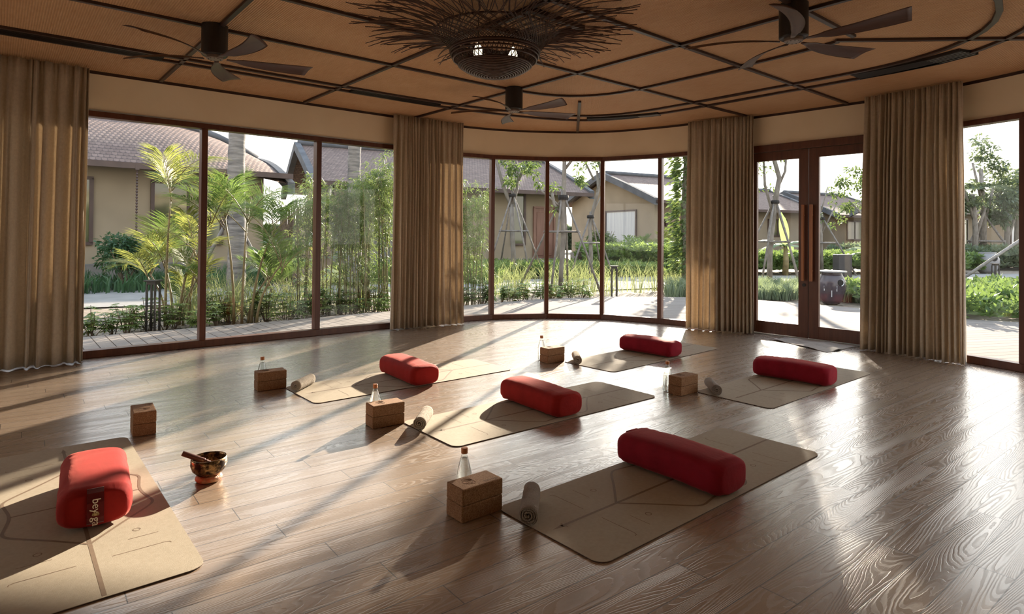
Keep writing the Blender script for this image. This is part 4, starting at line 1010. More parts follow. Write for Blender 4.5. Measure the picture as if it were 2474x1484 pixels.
# centre house behind the bamboo
P0 = (-6.6, 20.55); P1 = (3.35, 25.65)
h2, L2, _ = house('house', 'tiled house with a brown panelled door behind the staked trees', P0, P1, 8.2, 3.05, 4.78, over=0.9, ridge_off=4.1,
      windows=((8.05, 0.55, 0.9, 3.0, 'plain', 0), (3.4, 1.6, 1.0, 2.6, 'double', 0), (2.6, 2.2, 2.6, 3.4, 'plain', 1)), doors=((9.25, 0.95, 0.25, 2.42, 'door', 0),))
# gabled house right of centre: the gable end looks at the studio
def gable_house():
    ang = R(-74); P0 = (6.9, 29.0)
    # ridge direction runs away to the right; front eave on the right-hand side
    r, L, _ = house('house', 'gable fronted house with a curtained window right of the staked trees', (6.8, 29.0), (11.2, 31.35), 8.6, 3.02, 4.62, over=0.5, ridge_off=4.3,
        windows=((3.3, 2.5, 0.35, 2.6, 'curtain', 1),), doors=((3.0, 1.9, 0.3, 2.4, 'door', 0),))
    MB().box((1.2, 0.64, 1.95), (0.13, 0.12, 0.34), 0, 1.4).build('wall_lamp', MT['winframe'], r)
    return r
gable_house()
house('house', 'low tiled house seen through the left door pane', (9.5, 34.5), (19.0, 38.2), 8.0, 2.95, 4.45, over=0.8, windows=((4.6, 0.6, 1.0, 2.5, 'plain', 0), (1.8, 1.4, 1.0, 2.4, 'double', 0), (7.6, 1.4, 1.4, 2.4, 'double', 0)))
house('house', 'tiled house seen through the right door pane', (20.3, 38.2), (26.0, 41.2), 8.0, 2.75, 4.35, over=0.6, windows=((2.6, 1.6, 1.2, 2.4, 'double', 0),))
house('house', 'distant grey house at the far right edge', (22.5, 31.5), (27.5, 35.2), 5.0, 2.75, 3.95, over=0.6, windows=((2.0, 0.8, 0.9, 2.4, 'plain', 0), (4.0, 0.8, 0.9, 2.4, 'plain', 0)))
house('house', 'distant low house with pale windows behind the trees at the far right', (31.5, 38.5), (42.0, 44.0), 7.0, 2.75, 3.8, over=0.6, windows=((2.0, 2.0, 0.9, 2.2, 'curtain', 0), (5.5, 2.0, 0.9, 2.2, 'curtain', 0)))

# reed fence and the wall between left house and centre house
rf = MB(); rg = random.Random(2)
for k in range(70):
    t_ = k / 70; x, y = -8.35 + 1.5 * t_, 22.2 + 0.6 * t_; rf.tube([(x, y, GZ), (x + rg.uniform(-.03, .03), y, 2.0 + rg.uniform(-0.15, 0.3))], 0.022, 5)
o = rf.build('reed_fence', MT['rush']); tag(o, 'tall brown reed fence behind the palms, left of the bamboo', 'fence')
gw = MB(); gw.box((-4.6, 21.0, 0.75), (3.2, 0.2, 1.75), R(32)); o = gw.build('garden_wall', MT['plinth'], bevel=0.02); tag(o, 'grey stone garden wall behind the bamboo', 'wall')
# utility cabinet with a sign
uc = thing('utility_cabinet', 'brown utility cabinet with a white sign seen through the bamboo', 'cabinet', (-5.15, 16.2, GZ), R(20))
MB().box((0, 0, 0.72), (0.75, 0.5, 1.44)).build('body', MT['boxgrey'], uc, bevel=0.015)
sg = MB().box((-0.08, -0.26, 1.22), (0.22, 0.012, 0.34)).build('sign', MT['white'], uc, bevel=0.01)
MB().box((-0.08, -0.268, 1.26), (0.12, 0.004, 0.16)).build('sign_symbol', MT['black'], sg); MB().box((-0.06, -0.258, 0.98), (0.26, 0.01, 0.07)).build('yellow_label', MT['yellow'], uc)
MB().box((0, -0.255, 0.80), (0.72, 0.006, 0.012)).build('door_seam', MT['black'], uc)
uc2 = thing('utility_cabinet', 'brown utility cabinet by the path at the far right', 'cabinet', (18.35, 26.2, GZ), R(-20))
MB().box((0, 0, 0.62), (0.95, 0.6, 1.24)).build('body', MT['boxgrey'], uc2, bevel=0.02); MB().box((0, 0, 1.26), (1.05, 0.7, 0.05)).build('lid', MT['greym'], uc2); MB().box((0.20, -0.31, 0.95), (0.2, 0.012, 0.3)).build('sign', MT['white'], uc2)

# ---------------------------------------------------------------- bollard lamps
def make_bollard():
    r = empty('bollard_lamp')
    MB().box((0, 0, 0.675), (0.17, 0.17, 0.018)).box((0, 0, 0.645), (0.12, 0.12, 0.045)).build('cap', MT['black'], r, bevel=0.004)
    for x in (-0.055, 0.055):
        for y in (-0.055, 0.055): MB().box((x, y, 0.31), (0.022, 0.022, 0.63)).build('post', MT['black'], r)
    return r
bl = make_bollard()
for k, (x, y, lab) in enumerate(((-4.78, 8.22, 'black four post bollard lamp before the palm at the left'), (2.24, 13.45, 'black four post bollard lamp in the grass behind the centre window'), (13.2, 16.8, 'small black bollard lamp in the hedge at the far right'))):
    o = bl if k == 0 else copy_tree(bl); o.location = (x, y, GZ + 0.03); tag(o, lab, 'bollard lamp')
bp = MB().box((0, 0, 0.40), (0.13, 0.15, 0.80)).build('bollard_post', MT['winframe'], bevel=0.006); bp.location = (-2.73, 11.5, GZ); tag(bp, 'square dark wooden bollard among the bamboo', 'bollard')
MB().box((0, -0.078, 0.66), (0.09, 0.006, 0.18)).build('light_panel', MT['white'], bp)
bp2 = bp.copy(); COL.objects.link(bp2); bp2.location = (-5.3, 15.1, GZ); tag(bp2, 'square dark wooden bollard across the path, left of the bamboo', 'bollard')
bp3 = bp.copy(); COL.objects.link(bp3); bp3.location = (2.5, 22.6, GZ); tag(bp3, 'square dark wooden bollard beyond the path behind the centre trees', 'bollard')

# ---------------------------------------------------------------- jars
def jar(label, x, y, h, r, mat, dome=0.0, name='garden_jar', cut=False):
    m = MB(); m.lathe([(r * 0.55, 0), (r * 0.78, h * 0.15), (r, h * 0.5), (r * 0.98, h * 0.7), (r * 0.74, h * 0.92), (r * 0.70, h * 0.95), (r * 0.76, h), (r * 0.66, h), (r * 0.6, h * 0.9)], 32)
    o = m.build(name, MT[mat], smooth=True); o.location = (x, y, GZ); tag(o, label, 'jar'); return o
j = jar('large dark glazed water jar on the terrace behind the right door pane', 6.62, 12.75, 0.66, 0.28, 'jar')
MB().lathe([(0.29, 0), (0.29, 0.025), (0.02, 0.03)], 32, (0, 0, 0.655)).build('lid', MT['jargrey'], j, smooth=False)
fa = atan2(-12.75, -6.62)
def onjar(da, r_, z): return (r_ * cos(fa + R(da)), r_ * sin(fa + R(da)), z)
MB().tube([onjar(38, 0.262, 0.45), onjar(38, 0.284, 0.45)], 0.062, 24).build('carved_opening', MT['slot'], j)
cc_ = Vector(onjar(38, 0.286, 0.45)); tz = Vector((-sin(fa + R(38)), cos(fa + R(38)), 0))
MB().tube([cc_ + tz * (0.064 * cos(q)) + Vector((0, 0, 0.064 * sin(q))) for q in [-1.4 + 2.8 * k / 14 for k in range(15)]], 0.008, 6).build('opening_rim', MT['white'], j)
for da, z, hh in ((-28, 0.33, 0.10), (2, 0.24, 0.16), (22, 0.33, 0.11)): q = onjar(da, 0.272 if z > 0.3 else 0.262, z); MB().box(q, (0.012, 0.012, hh), fa).build('painted_mark', MT['white'], j)
hb_ = MB().box((0, 0, 0.45), (0.38, 0.34, 0.90)).build('planter_column', MT['hedge'], bevel=0.01); hb_.location = (9.45, 17.6, GZ); tag(hb_, 'black rectangular column behind the dark jar', 'column')
j2 = jar('grey jar with an oval hole by the path at the far right', 19.3, 25.0, 0.86, 0.42, 'jargrey'); MB().tube([(-0.02, -0.40, 0.62), (-0.02, -0.44, 0.62)], 0.11, 20).build('oval_hole', MT['slot'], j2)
jj = [(4.1, 25.7, 0.95, 0.45, 'large dark jar beside the centre house, behind the staked tree'), (4.75, 24.6, 0.7, 0.28, 'blue grey jar behind the rear staked tree'), (8.0, 28.0, 1.0, 0.46, 'dark jar with a leafy plant before the gable fronted house'), (1.2, 21.5, 0.5, 0.30, 'small grey jar at the foot of the left staked tree')]
for x, y, h, r, lab in jj:
    jar(lab, x, y, h, r, 'jar' if h > 0.6 else 'jargrey')
wl = MB().box((0, 0, 0), (0.14, 0.12, 0.36), 0, 1.4).build('wall_lamp', MT['winframe']); wl.location = (7.62, 27.6, 1.75); bpy.data.objects.remove(wl)

# ================================================================ PLANTS
def sph(n, rng=RNG):
    v = rng.normal(size=(n, 3)); return v / np.linalg.norm(v, axis=1, keepdims=True)
def frond(lb, base, az, L, rise, droop, nl=26, ll=0.34, lw=0.028, rng=RNG, twist=0.0, vee=0.5):
    """pinnate palm frond added to leaf batch; returns rachis points"""
    pts = []; az0 = az
    for i in range(13):
        s = i / 12; r = L * (sin(rise) * 0 + cos(rise) * s); z = L * (sin(rise) * s - droop * s * s)
        pts.append(np.array([base[0] + cos(az0 + twist * s) * r, base[1] + sin(az0 + twist * s) * r, base[2] + z]))
    pts = np.array(pts); ss = np.linspace(0.22, 1.0, nl); idx = ss * 12; i0 = np.clip(idx.astype(int), 0, 11); fr_ = (idx - i0)[:, None]
    P_ = pts[i0] * (1 - fr_) + pts[i0 + 1] * fr_; T = pts[i0 + 1] - pts[i0]; T /= np.linalg.norm(T, axis=1, keepdims=True)
    side = np.cross(T, [0, 0, 1.0]); side /= (np.linalg.norm(side, axis=1, keepdims=True) + 1e-9); upv = np.cross(side, T)
    ln = ll * (0.45 + 0.75 * np.sin(np.pi * np.clip(ss * 0.95, 0, 1)) ** 0.7)
    for sg in (1, -1):
        D_ = side * sg * 0.8 + T * (0.55 + 0.5 * ss[:, None]) + upv * vee + rng.normal(size=(nl, 3)) * 0.07
        lb.leaf(P_, D_, ln * rng.uniform(0.85, 1.1, nl), lw, droop=0.28, rng=rng, up=upv)
    return [tuple(q) for q in pts]

def palm_clump(name, label, loc, stems, mat, seed, group=None):
    """stems: list of (dx, dy, height, lean_az, lean, nfronds, frond_len)"""
    rng = np.random.default_rng(seed); r = thing(name, label, 'palm', loc, 0, group)
    for dx, dy, h, laz, ln, nf, fl in stems:
        pts = [(dx + cos(laz) * ln * s * s, dy + sin(laz) * ln * s * s, h * s) for s in np.linspace(0, 1, 7)]
        st = MB().tube(pts, [0.022, 0.020, 0.018, 0.016, 0.014, 0.012, 0.010], 8).build('stem', MT['arecastem'], r, smooth=True)
        top = pts[-1]; a0 = rng.uniform(0, 6.28)
        for k in range(nf):
            az = a0 + 2 * pi * k / nf + rng.uniform(-0.3, 0.3); lb = LB(); b = (top[0], top[1], top[2] - 0.05 * k)
            L = fl * rng.uniform(0.8, 1.15); pt = frond(lb, b, az, L, rng.uniform(0.85, 1.4), rng.uniform(0.2, 0.55), nl=40, ll=0.46 * fl, lw=0.0125, rng=rng, vee=0.25)
            fo = lb.build('frond', MT[mat if rng.random() < 0.7 else 'arecad'], r)
            MB().tube(pt, [0.009 - 0.0006 * i for i in range(13)], 5).build('frond_stalk', MT['arecastem'], fo, smooth=True)
    return r
palm_clump('areca_palm', 'yellow green areca palm clump behind the bollard lamp, in the left window', (-4.95, 8.95, GZ),
   [(-0.05, -0.05, 2.0, 0.3, 0.06, 5, 0.95), (0.10, 0.05, 1.15, 0.4, 0.20, 5, 0.85), (-0.02, 0.10, 0.85, 2.8, 0.16, 4, 0.95), (0.18, 0.0, 0.7, 0.1, 0.2, 5, 0.7), (0.05, 0.12, 0.45, 1.0, 0.1, 5, 0.6), (-0.12, 0.1, 0.75, 3.4, 0.22, 4, 0.85), (0.2, 0.12, 1.55, 0.3, 0.28, 4, 0.9)], 'areca', 4)
palm_clump('areca_palm', 'green areca palm clump with dark stems in the second left pane', (-4.0, 9.15, GZ),
   [(-0.12, 0, 1.6, 2.9, 0.18, 5, 1.0), (0.0, 0.0, 1.55, 1.5, 0.12, 5, 1.15), (0.12, 0.05, 1.4, 0.3, 0.30, 5, 1.1), (0.22, 0.0, 0.9, 0.1, 0.35, 4, 0.8), (0.05, 0.1, 0.7, 0.6, 0.3, 4, 0.7)], 'arecad', 9)
def bamboo_clump(label, x, y, n, h, spread, seed, low=0.55):
    rng = np.random.default_rng(seed); r = thing('bamboo_clump', label, 'bamboo', (x, y, GZ), 0, 'bamboo clumps along the deck'); lb = LB()
    for k in range(n):
        bx_, by_ = rng.normal(0, spread, 2) * (1, 0.6); hh = h * rng.uniform(0.8, 1.05); la = rng.uniform(0, 6.28); ll_ = rng.uniform(0.05, 0.28)
        pts = [(bx_ + cos(la) * ll_ * s ** 2, by_ + sin(la) * ll_ * s ** 2, hh * s) for s in np.linspace(0, 1, 8)]
        MB().tube(pts, [0.0105, 0.0105, 0.010, 0.009, 0.008, 0.006, 0.004, 0.002], 6).build('culm', MT['culm'], r, smooth=True)
        nb = 36
        for j in range(nb):
            s = low + (1 - low) * rng.random() ** 0.8 if rng.random() < 0.86 else rng.uniform(0.2, low); i_ = min(int(s * 7), 6); f_ = s * 7 - i_
            q = np.array(pts[i_]) * (1 - f_) + np.array(pts[i_ + 1]) * f_; az = rng.uniform(0, 6.28); br = rng.uniform(0.08, 0.34) * (1.15 - 0.5 * s)
            tip = q + np.array([cos(az) * br, sin(az) * br, br * rng.uniform(0.1, 0.8)]); m_ = 9
            w = rng.random((m_, 1)); B = q * (1 - w) + tip * w
            D_ = np.array([cos(az), sin(az), -0.1]) + rng.normal(size=(m_, 3)) * 0.75
            lb.leaf(B, D_, rng.uniform(0.07, 0.14, m_), 0.013, droop=0.35, rng=rng)
    o = lb.build('foliage', MT['bamboo'], r); return r
bamboo_clump('thin bamboo clump just left of the mullion at the third pane', -3.45, 10.1, 7, 2.35, 0.10, 1, 0.5)
bamboo_clump('leftmost dense bamboo clump in the third left pane', -3.05, 10.3, 9, 2.25, 0.14, 2, 0.52)
bamboo_clump('middle bamboo clump in the third left pane', -2.72, 10.5, 11, 2.3, 0.14, 3, 0.5)
bamboo_clump('bamboo clump leaning right in the third left pane', -2.45, 10.9, 9, 2.4, 0.15, 4, 0.45)
bamboo_clump('tallest bamboo clump, right beside the centre curtain', -2.22, 10.85, 12, 2.75, 0.13, 5, 0.5)
bamboo_clump('bright bamboo clump right of the centre curtain', -0.70, 11.6, 13, 2.30, 0.15, 6, 0.45)

def shrub_mesh(seed, h=0.42, n=11):
    rng = np.random.default_rng(seed); lb = LB(); m = MB()
    for k in range(n):
        az = rng.uniform(0, 6.28); r_ = rng.uniform(0.03, 0.22); hh = h * rng.uniform(0.55, 1.1); tip = np.array([cos(az) * r_, sin(az) * r_, hh])
        m.tube([(0.02 * cos(az), 0.02 * sin(az), 0), tuple(tip * (0.6, 0.6, 0.55)), tuple(tip)], [0.006, 0.005, 0.003], 5)
        for w in range(4):
            c = tip * (1, 1, 1 - 0.17 * w) + rng.normal(size=3) * 0.025; nl = 8; a = np.arange(nl) * 2 * pi / nl + rng.uniform(0, 6)
            D_ = np.stack([np.cos(a), np.sin(a), np.full(nl, 0.12)], 1); D_ += rng.normal(size=3) * 0.25
            lb.leaf(np.repeat(c[None], nl, 0), D_, rng.uniform(0.07, 0.115), 0.034, droop=0.3, rng=rng, up=(0, 0, 1))
    return m, lb
def make_shrub(seed, h=0.42, n=11):
    r = empty('leafy_shrub'); m, lb = shrub_mesh(seed, h, n); m.build('stem', MT['barkbrown'], r); lb.build('foliage', MT['shrub'], r); return r
protos = [make_shrub(s, h, n) for s, h, n in ((1, 0.40, 10), (2, 0.34, 8), (3, 0.46, 12))]
used = set(); rg = random.Random(21); SH = []
spots = []
for k in range(28):
    t_ = -0.3 + 5.6 * k / 27 + rg.uniform(-0.08, 0.08); n_ = 9.28 + rg.uniform(0, 0.75) + (0.15 if t_ < 1 else 0); spots.append(U(t_, n_))
for k in range(12): s = k / 11; spots.append((-0.9 + 2.4 * s + rg.uniform(-.1, .1), 11.35 + 1.5 * s + rg.uniform(0.1, 0.5)))
for k, (x, y) in enumerate(spots):
    i_ = k % 3; o = protos[i_] if i_ not in used else copy_tree(protos[i_]); used.add(i_)
    o.location = (x, y, GZ - 0.02); o.rotation_euler = (0, 0, rg.uniform(0, 6)); sc = rg.uniform(0.8, 1.15); o.scale = (sc, sc, sc)
    SH.append((x / y, o))
TENS = ['', '', 'twenty', 'thirty', 'forty']; ORD = ['', 'first', 'second', 'third', 'fourth', 'fifth', 'sixth', 'seventh', 'eighth', 'ninth', 'tenth', 'eleventh', 'twelfth', 'thirteenth', 'fourteenth', 'fifteenth', 'sixteenth', 'seventeenth', 'eighteenth', 'nineteenth']
for k, (_, o) in enumerate(sorted(SH, key=lambda q: q[0])):
    n_ = k + 1; w_ = ORD[n_] if n_ < 20 else (TENS[n_ // 10] + '-' + ORD[n_ % 10] if n_ % 10 else {20: 'twentieth', 30: 'thirtieth', 40: 'fortieth'}[n_])
    tag(o, 'low green whorled shrub in the strip beside the deck, %s from the left' % w_, 'shrub', 'low whorled shrubs along the deck')

def blades(lb, x, y, n, h, spread, rng, w=0.009):
    a = rng.uniform(0, 6.28, n); r_ = spread * np.sqrt(rng.random(n)); B = np.stack([x + np.cos(a) * r_, y + np.sin(a) * r_, np.full(n, GZ)], 1)
    a2 = a + rng.normal(size=n) * 0.8; ln = rng.uniform(0.15, 0.55, n); D0 = np.stack([np.cos(a2) * ln * 0.5, np.sin(a2) * ln * 0.5, np.ones(n)], 1)
    L = h * rng.uniform(0.6, 1.1, n); D1 = D0 / np.linalg.norm(D0, axis=1, keepdims=True); mid = B + D1 * L[:, None] * 0.6
    D2 = D1 + np.stack([np.cos(a2), np.sin(a2), np.full(n, -0.35)], 1) * rng.uniform(0.2, 0.9, n)[:, None]; D2 /= np.linalg.norm(D2, axis=1, keepdims=True); tip = mid + D2 * L[:, None] * 0.45
    sd_ = np.cross(D1, rng.normal(size=(n, 3))); sd_ /= np.linalg.norm(sd_, axis=1, keepdims=True); ww = w / 2
    V = np.stack([B - sd_ * ww, B + sd_ * ww, mid + sd_ * ww, mid - sd_ * ww, tip + sd_ * 0.0008, tip - sd_ * 0.0008], 1).reshape(-1, 3); k = np.arange(n)[:, None] * 6
    F = np.concatenate([k + np.array([[0, 1, 2, 3]]), k + np.array([[3, 2, 4, 5]])]); lb.add(V, F)
def grass_area(name, label, pts, n, h, spread, mat, seed, w=0.009):
    rng = np.random.default_rng(seed); lb = LB()
    for x, y in pts: blades(lb, x, y, n, h * rng.uniform(0.7, 1.15), spread, rng, w)
    o = lb.build(name, MT[mat]); return tag(o, label, 'grass', None, 'stuff')
rg = random.Random(5)
grass_area('long_grass', 'long yellow green grass between the palms and the pale path', [U(2.3 + 3.0 * rg.random(), 9.9 + 1.3 * rg.random()) for _ in range(42)], 26, 0.75, 0.13, 'grass', 3)
grass_area('long_grass', 'long yellow green grass around the staked trees before the path', [(-0.6 + 5.6 * rg.random(), 0) for _ in range(1)] and [(x_, 12.9 + 0.33 * (x_ + 0.6) + 1.5 * rg.random()) for x_ in [-0.6 + 5.0 * rg.random() for _ in range(50)]], 24, 0.82, 0.15, 'grass', 4)
grass_area('spider_grass', 'grey green arching grass by the vine covered trunk', [(3.6 + 2.2 * rg.random(), 13.5 + 1.4 * rg.random()) for _ in range(60)], 40, 0.42, 0.18, 'spider', 5, 0.014)
grass_area('fern_bed', 'dark green ferns along the foot of the left house', [U(-1.5 + 7.5 * rg.random(), 16.2 + 1.9 * rg.random()) for _ in range(80)], 26, 0.52, 0.30, 'fern', 6, 0.035)
grass_area('fern_bed', 'dark green strap leaved plants behind the bamboo across the path', [(-6.5 + 6.0 * rg.random(), 17.2 + 1.2 * rg.random()) for _ in range(60)], 26, 0.7, 0.3, 'shrub', 8, 0.04)
grass_area('ground_cover', 'low grey green ground cover beyond the terrace in the door panes', [(x_, 13.6 - 0.28 * (x_ - 5.0) + 3.5 * rg.random()) for x_ in [4.7 + 3.6 * rg.random() for _ in range(150)]], 60, 0.36, 0.22, 'spider', 10, 0.02)

def leafy_bed(name, label, pts, hmin, hmax, mat, seed, leaf=(0.16, 0.06)):
    rng = np.random.default_rng(seed); lb = LB()
    for x, y in pts:
        z = GZ + rng.uniform(hmin, hmax); nl = 9; a = np.arange(nl) * 2.4 + rng.uniform(0, 6); el = np.linspace(1.2, 0.15, nl)
        D_ = np.stack([np.cos(a) * np.cos(el), np.sin(a) * np.cos(el), np.sin(el)], 1); B = np.repeat(np.array([[x, y, z]]), nl, 0) + rng.normal(size=(nl, 3)) * 0.015
        lb.leaf(B, D_, leaf[0] * rng.uniform(0.8, 1.15, nl), leaf[1], droop=0.1, rng=rng, up=(0, 0, 1.0) if False else None)
    o = lb.build(name, MT[mat]); return tag(o, label, 'plants', None, 'stuff')
rr = np.random.default_rng(31)
leafy_bed('glossy_hedge', 'bright green glossy leaved ground cover beyond the terrace at the far right', [(x_, max(9.6 + (abs(x_ - 7.8)) * 0.3, 9.5) + 3.9 * rr.random()) for x_ in 7.1 + 10 * rr.random(2600)], 0.10, 0.42, 'glossy', 12, (0.19, 0.065))
leafy_bed('glossy_hedge', 'bright green leafy bed across the path in the door panes', [(x_, 22.3 + 0.22 * (x_ - 8) + 3.0 * rr.random()) for x_ in 7.0 + 12 * rr.random(3000)], 0.15, 0.75, 'glossy', 13, (0.24, 0.08))
leafy_bed('ground_cover', 'low leafy ground cover across the path behind the centre window', [(x_, 18.9 + 0.36 * (x_ + 1) + 3.4 * rr.random()) for x_ in -2.6 + 9.4 * rr.random(2800)], 0.05, 0.42, 'shrub', 9, (0.2, 0.07))
leafy_bed('leafy_bed', 'leafy green shrubs before the gable fronted house', [(x_, 21.9 + 3.5 * rr.random()) for x_ in 2.6 + 6.0 * rr.random(2600)], 0.2, 1.05, 'shrub', 14, (0.2, 0.07))
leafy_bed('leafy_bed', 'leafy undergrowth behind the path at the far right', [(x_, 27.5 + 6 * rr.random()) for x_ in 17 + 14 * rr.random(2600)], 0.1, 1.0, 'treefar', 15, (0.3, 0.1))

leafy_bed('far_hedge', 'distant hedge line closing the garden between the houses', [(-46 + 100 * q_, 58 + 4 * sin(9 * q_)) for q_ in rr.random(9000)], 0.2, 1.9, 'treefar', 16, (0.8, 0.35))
def crown_leaves(lb, c, rad, n, ln, wd, rng, squash=0.75):
    p = sph(n, rng) * (rng.random((n, 1)) ** 0.45) * rad; p[:, 2] *= squash; D_ = p / (np.linalg.norm(p, axis=1, keepdims=True) + 1e-6) + rng.normal(size=(n, 3)) * 0.8
    lb.leaf(p + np.array(c), D_, rng.uniform(0.7, 1.2, n) * ln, wd, droop=0.3, rng=rng)
def tree(name, label, loc, trunk, branches, crowns, bark='bark', leaf='tree', ln=0.11, wd=0.045, dens=260, seed=1, group=None):
    """trunk: list of (x,y,z,r); branches: lists of (x,y,z,r); crowns: (x,y,z,rad,count factor)"""
    rng = np.random.default_rng(seed); r = thing(name, label, 'tree', (loc[0], loc[1], GZ), 0, group)
    MB().tube([q[:3] for q in trunk], [q[3] for q in trunk], 10).build('trunk', MT[bark], r, smooth=True)
    for b in branches: MB().tube([q[:3] for q in b], [q[3] for q in b], 7).build('branch', MT[bark], r, smooth=True)
    if crowns:
        lb = LB()
        for x, y, z, rad, k in crowns:
            nn = int(dens * k)
            for j in range(max(1, int(5 * rad / 0.4))):
                cc_ = np.array([x, y, z]) + rng.normal(size=3) * rad * 0.55; crown_leaves(lb, cc_, rad * 0.55, nn // 5, ln, wd, rng)
        lb.build('foliage', MT[leaf], r)
    return r
def stakes(label, loc, feet, top, bar_z, r=0.035, barh=0.5, group='pole supports around the young trees'):
    s = thing('tree_support', label, 'tree support', (loc[0], loc[1], GZ), 0, None)
    for fx, fy in feet:
        tx, ty = top[0] + 0.05 * np.sign(fx), top[1] + 0.05 * np.sign(fy); MB().tube([(fx, fy, 0), (fx * 0.5 + tx * 0.5 + 0.01, fy * 0.5 + ty * 0.5, top[2] * 0.5), (tx - 0.10 * fx, ty - 0.10 * fy, top[2] * 1.08)], [r, r * 0.9, r * 0.8], 7).build('pole', MT['stake'], s, smooth=True)
    k = 1 - bar_z / top[2]
    P_ = [(fx * k + top[0] * (1 - k), fy * k + top[1] * (1 - k), bar_z) for fx, fy in feet]
    for i in range(len(P_)):
        a, b = Vector(P_[i]), Vector(P_[(i + 1) % len(P_)]); d = (b - a) * 0.10; MB().tube([a - d, b + d], r * 0.9, 7).build('cross_pole', MT['stake'], s, smooth=True)
    MB().lathe([(0.11, top[2] - 0.05), (0.12, top[2]), (0.11, top[2] + 0.05)], 12, (top[0], top[1], 0), close=False).build('lashing', MT['slot'], s)
    return s
# near staked tree, centre window
T2 = (1.07, 13.5)
tree('young_tree', 'staked young tree with a scarred trunk in front of the centre house', T2, [(0, 0, 0, 0.055), (0.02, 0, 0.7, 0.05), (0.06, 0.0, 1.3, 0.06), (0.05, 0, 1.6, 0.05), (0.04, 0, 1.95, 0.085), (0.06, 0, 2.3, 0.055), (0.07, 0.0, 3.0, 0.045), (0.02, 0, 4.0, 0.03)],
     [[(0.05, 0, 1.8, 0.05), (-0.15, 0, 2.05, 0.035), (-0.2, 0, 2.3, 0.03)], [(0.06, 0, 3.0, 0.035), (-0.5, 0.1, 3.5, 0.02)], [(0.06, 0, 2.8, 0.035), (0.6, -0.1, 3.5, 0.02)], [(0.05, 0, 1.95, 0.03), (-0.5, 0.0, 2.4, 0.015)]],
     [(-0.42, 0, 2.35, 0.22, 0.8), (-0.62, 0.1, 2.75, 0.25, 0.9), (-0.15, 0, 1.95, 0.14, 0.4), (0.42, 0, 3.1, 0.25, 0.6), (-0.5, 0, 3.9, 0.35, 0.6), (-1.0, 0, 3.5, 0.3, 0.6)], seed=3)
stakes('grey lashed pole support around the scarred tree, nearest behind the centre window', T2, [(-0.25, -0.35), (0.90, -0.25), (-0.95, 0.75), (0.25, 0.95)], (0.05, 0, 2.2), 1.45, 0.026)
T1 = (0.05, 20.4)
tree('young_tree', 'staked young tree with two stems, left of the scarred tree', T1, [(0, 0, 0, 0.09), (0.0, 0, 0.8, 0.085), (-0.05, 0, 1.6, 0.08), (-0.06, 0, 2.4, 0.08)],
     [[(-0.06, 0, 2.3, 0.07), (-0.35, 0, 3.0, 0.06), (-0.6, 0, 3.9, 0.05), (-0.7, 0, 4.6, 0.04)], [(-0.04, 0, 2.3, 0.06), (0.1, 0, 2.9, 0.05), (0.15, 0, 3.4, 0.04), (0.0, 0, 4.2, 0.04)], [(0.15, 0, 3.2, 0.05), (0.45, 0, 3.9, 0.03)]],
     [(0.1, 0, 3.5, 0.42, 1.5), (-0.15, 0, 3.9, 0.3, 0.8), (0.45, 0, 3.7, 0.3, 0.8), (-0.4, 0.3, 4.7, 0.5, 1)], ln=0.14, wd=0.06, seed=5)
stakes('grey lashed pole support around the two stemmed tree, left of centre', T1, [(-0.9, -0.5), (0.55, -0.7), (1.05, 0.4), (-0.5, 1.0)], (-0.04, 0, 2.7), 1.52, 0.032)
T3 = (2.55, 20.0)
tree('young_tree', 'bare forked young tree right of the scarred tree', T3, [(0, 0, 0, 0.08), (0.02, 0, 0.8, 0.07), (-0.02, 0, 1.7, 0.06), (0.1, 0, 2.3, 0.055), (0.25, 0, 2.9, 0.05), (0.2, 0, 3.5, 0.04)],
     [[(0.2, 0, 2.8, 0.05), (0.35, 0, 3.3, 0.045), (0.25, 0, 3.9, 0.04), (0.35, 0, 4.4, 0.03)], [(0.1, 0, 3.2, 0.04), (-0.25, 0, 3.9, 0.03)], [(0.0, 0, 2.0, 0.03), (0.35, 0, 2.7, 0.02)]],
     [(-0.35, 0, 3.3, 0.30, 1.0), (0.1, 0, 4.0, 0.45, 1.2), (-0.35, 0, 4.2, 0.4, 0.8)], ln=0.13, wd=0.06, seed=7)
stakes('lashed pole support around the bare forked tree', T3, [(-0.7, -0.3), (0.75, -0.2), (0.5, 0.8), (-0.6, 0.7)], (0.0, 0, 2.0), 1.15, 0.03)
# vine covered trunk right of the centre window
T4 = (4.35, 15.2); rng = np.random.default_rng(44)
r4 = thing('vine_covered_tree', 'grey trunk wrapped in leafy vines behind the right end of the centre window', 'tree', (T4[0], T4[1], GZ))
MB().tube([(0, 0, 0), (0.02, 0, 1.0), (-0.02, 0, 2.0), (0.02, 0, 3.2), (0, 0, 5.2)], [0.17, 0.15, 0.16, 0.14, 0.10], 12).build('trunk', MT['bark'], r4, smooth=True)
lb = LB(); n = 1500; z = rng.uniform(0.5, 4.0, n); a = rng.uniform(2.2, 5.2, n); rad = 0.17 + np.abs(rng.normal(0, 0.13, n)); B = np.stack([np.cos(a) * rad, np.sin(a) * rad, z], 1)
lb.leaf(B, np.stack([np.cos(a) - 0.5, np.sin(a) - 0.2, rng.normal(0, 0.4, n) - 0.2], 1), rng.uniform(0.10, 0.2, n), 0.07, rng=rng); lb.build('vine_leaves', MT['tree'], r4)
lb = LB()
for q in ((0.5, 0.3, 4.1), (0.3, 0.2, 4.4), (0.9, 0.5, 4.6), (0.0, 0.4, 4.9), (0.2, -0.4, 5.5), (1.3, 0.4, 5.2), (0.2, 0.1, 3.9), (1.0, 0.1, 3.8)): crown_leaves(lb, q, 0.72, 560, 0.16, 0.07, rng)
lb.build('foliage', MT['tree'], r4)
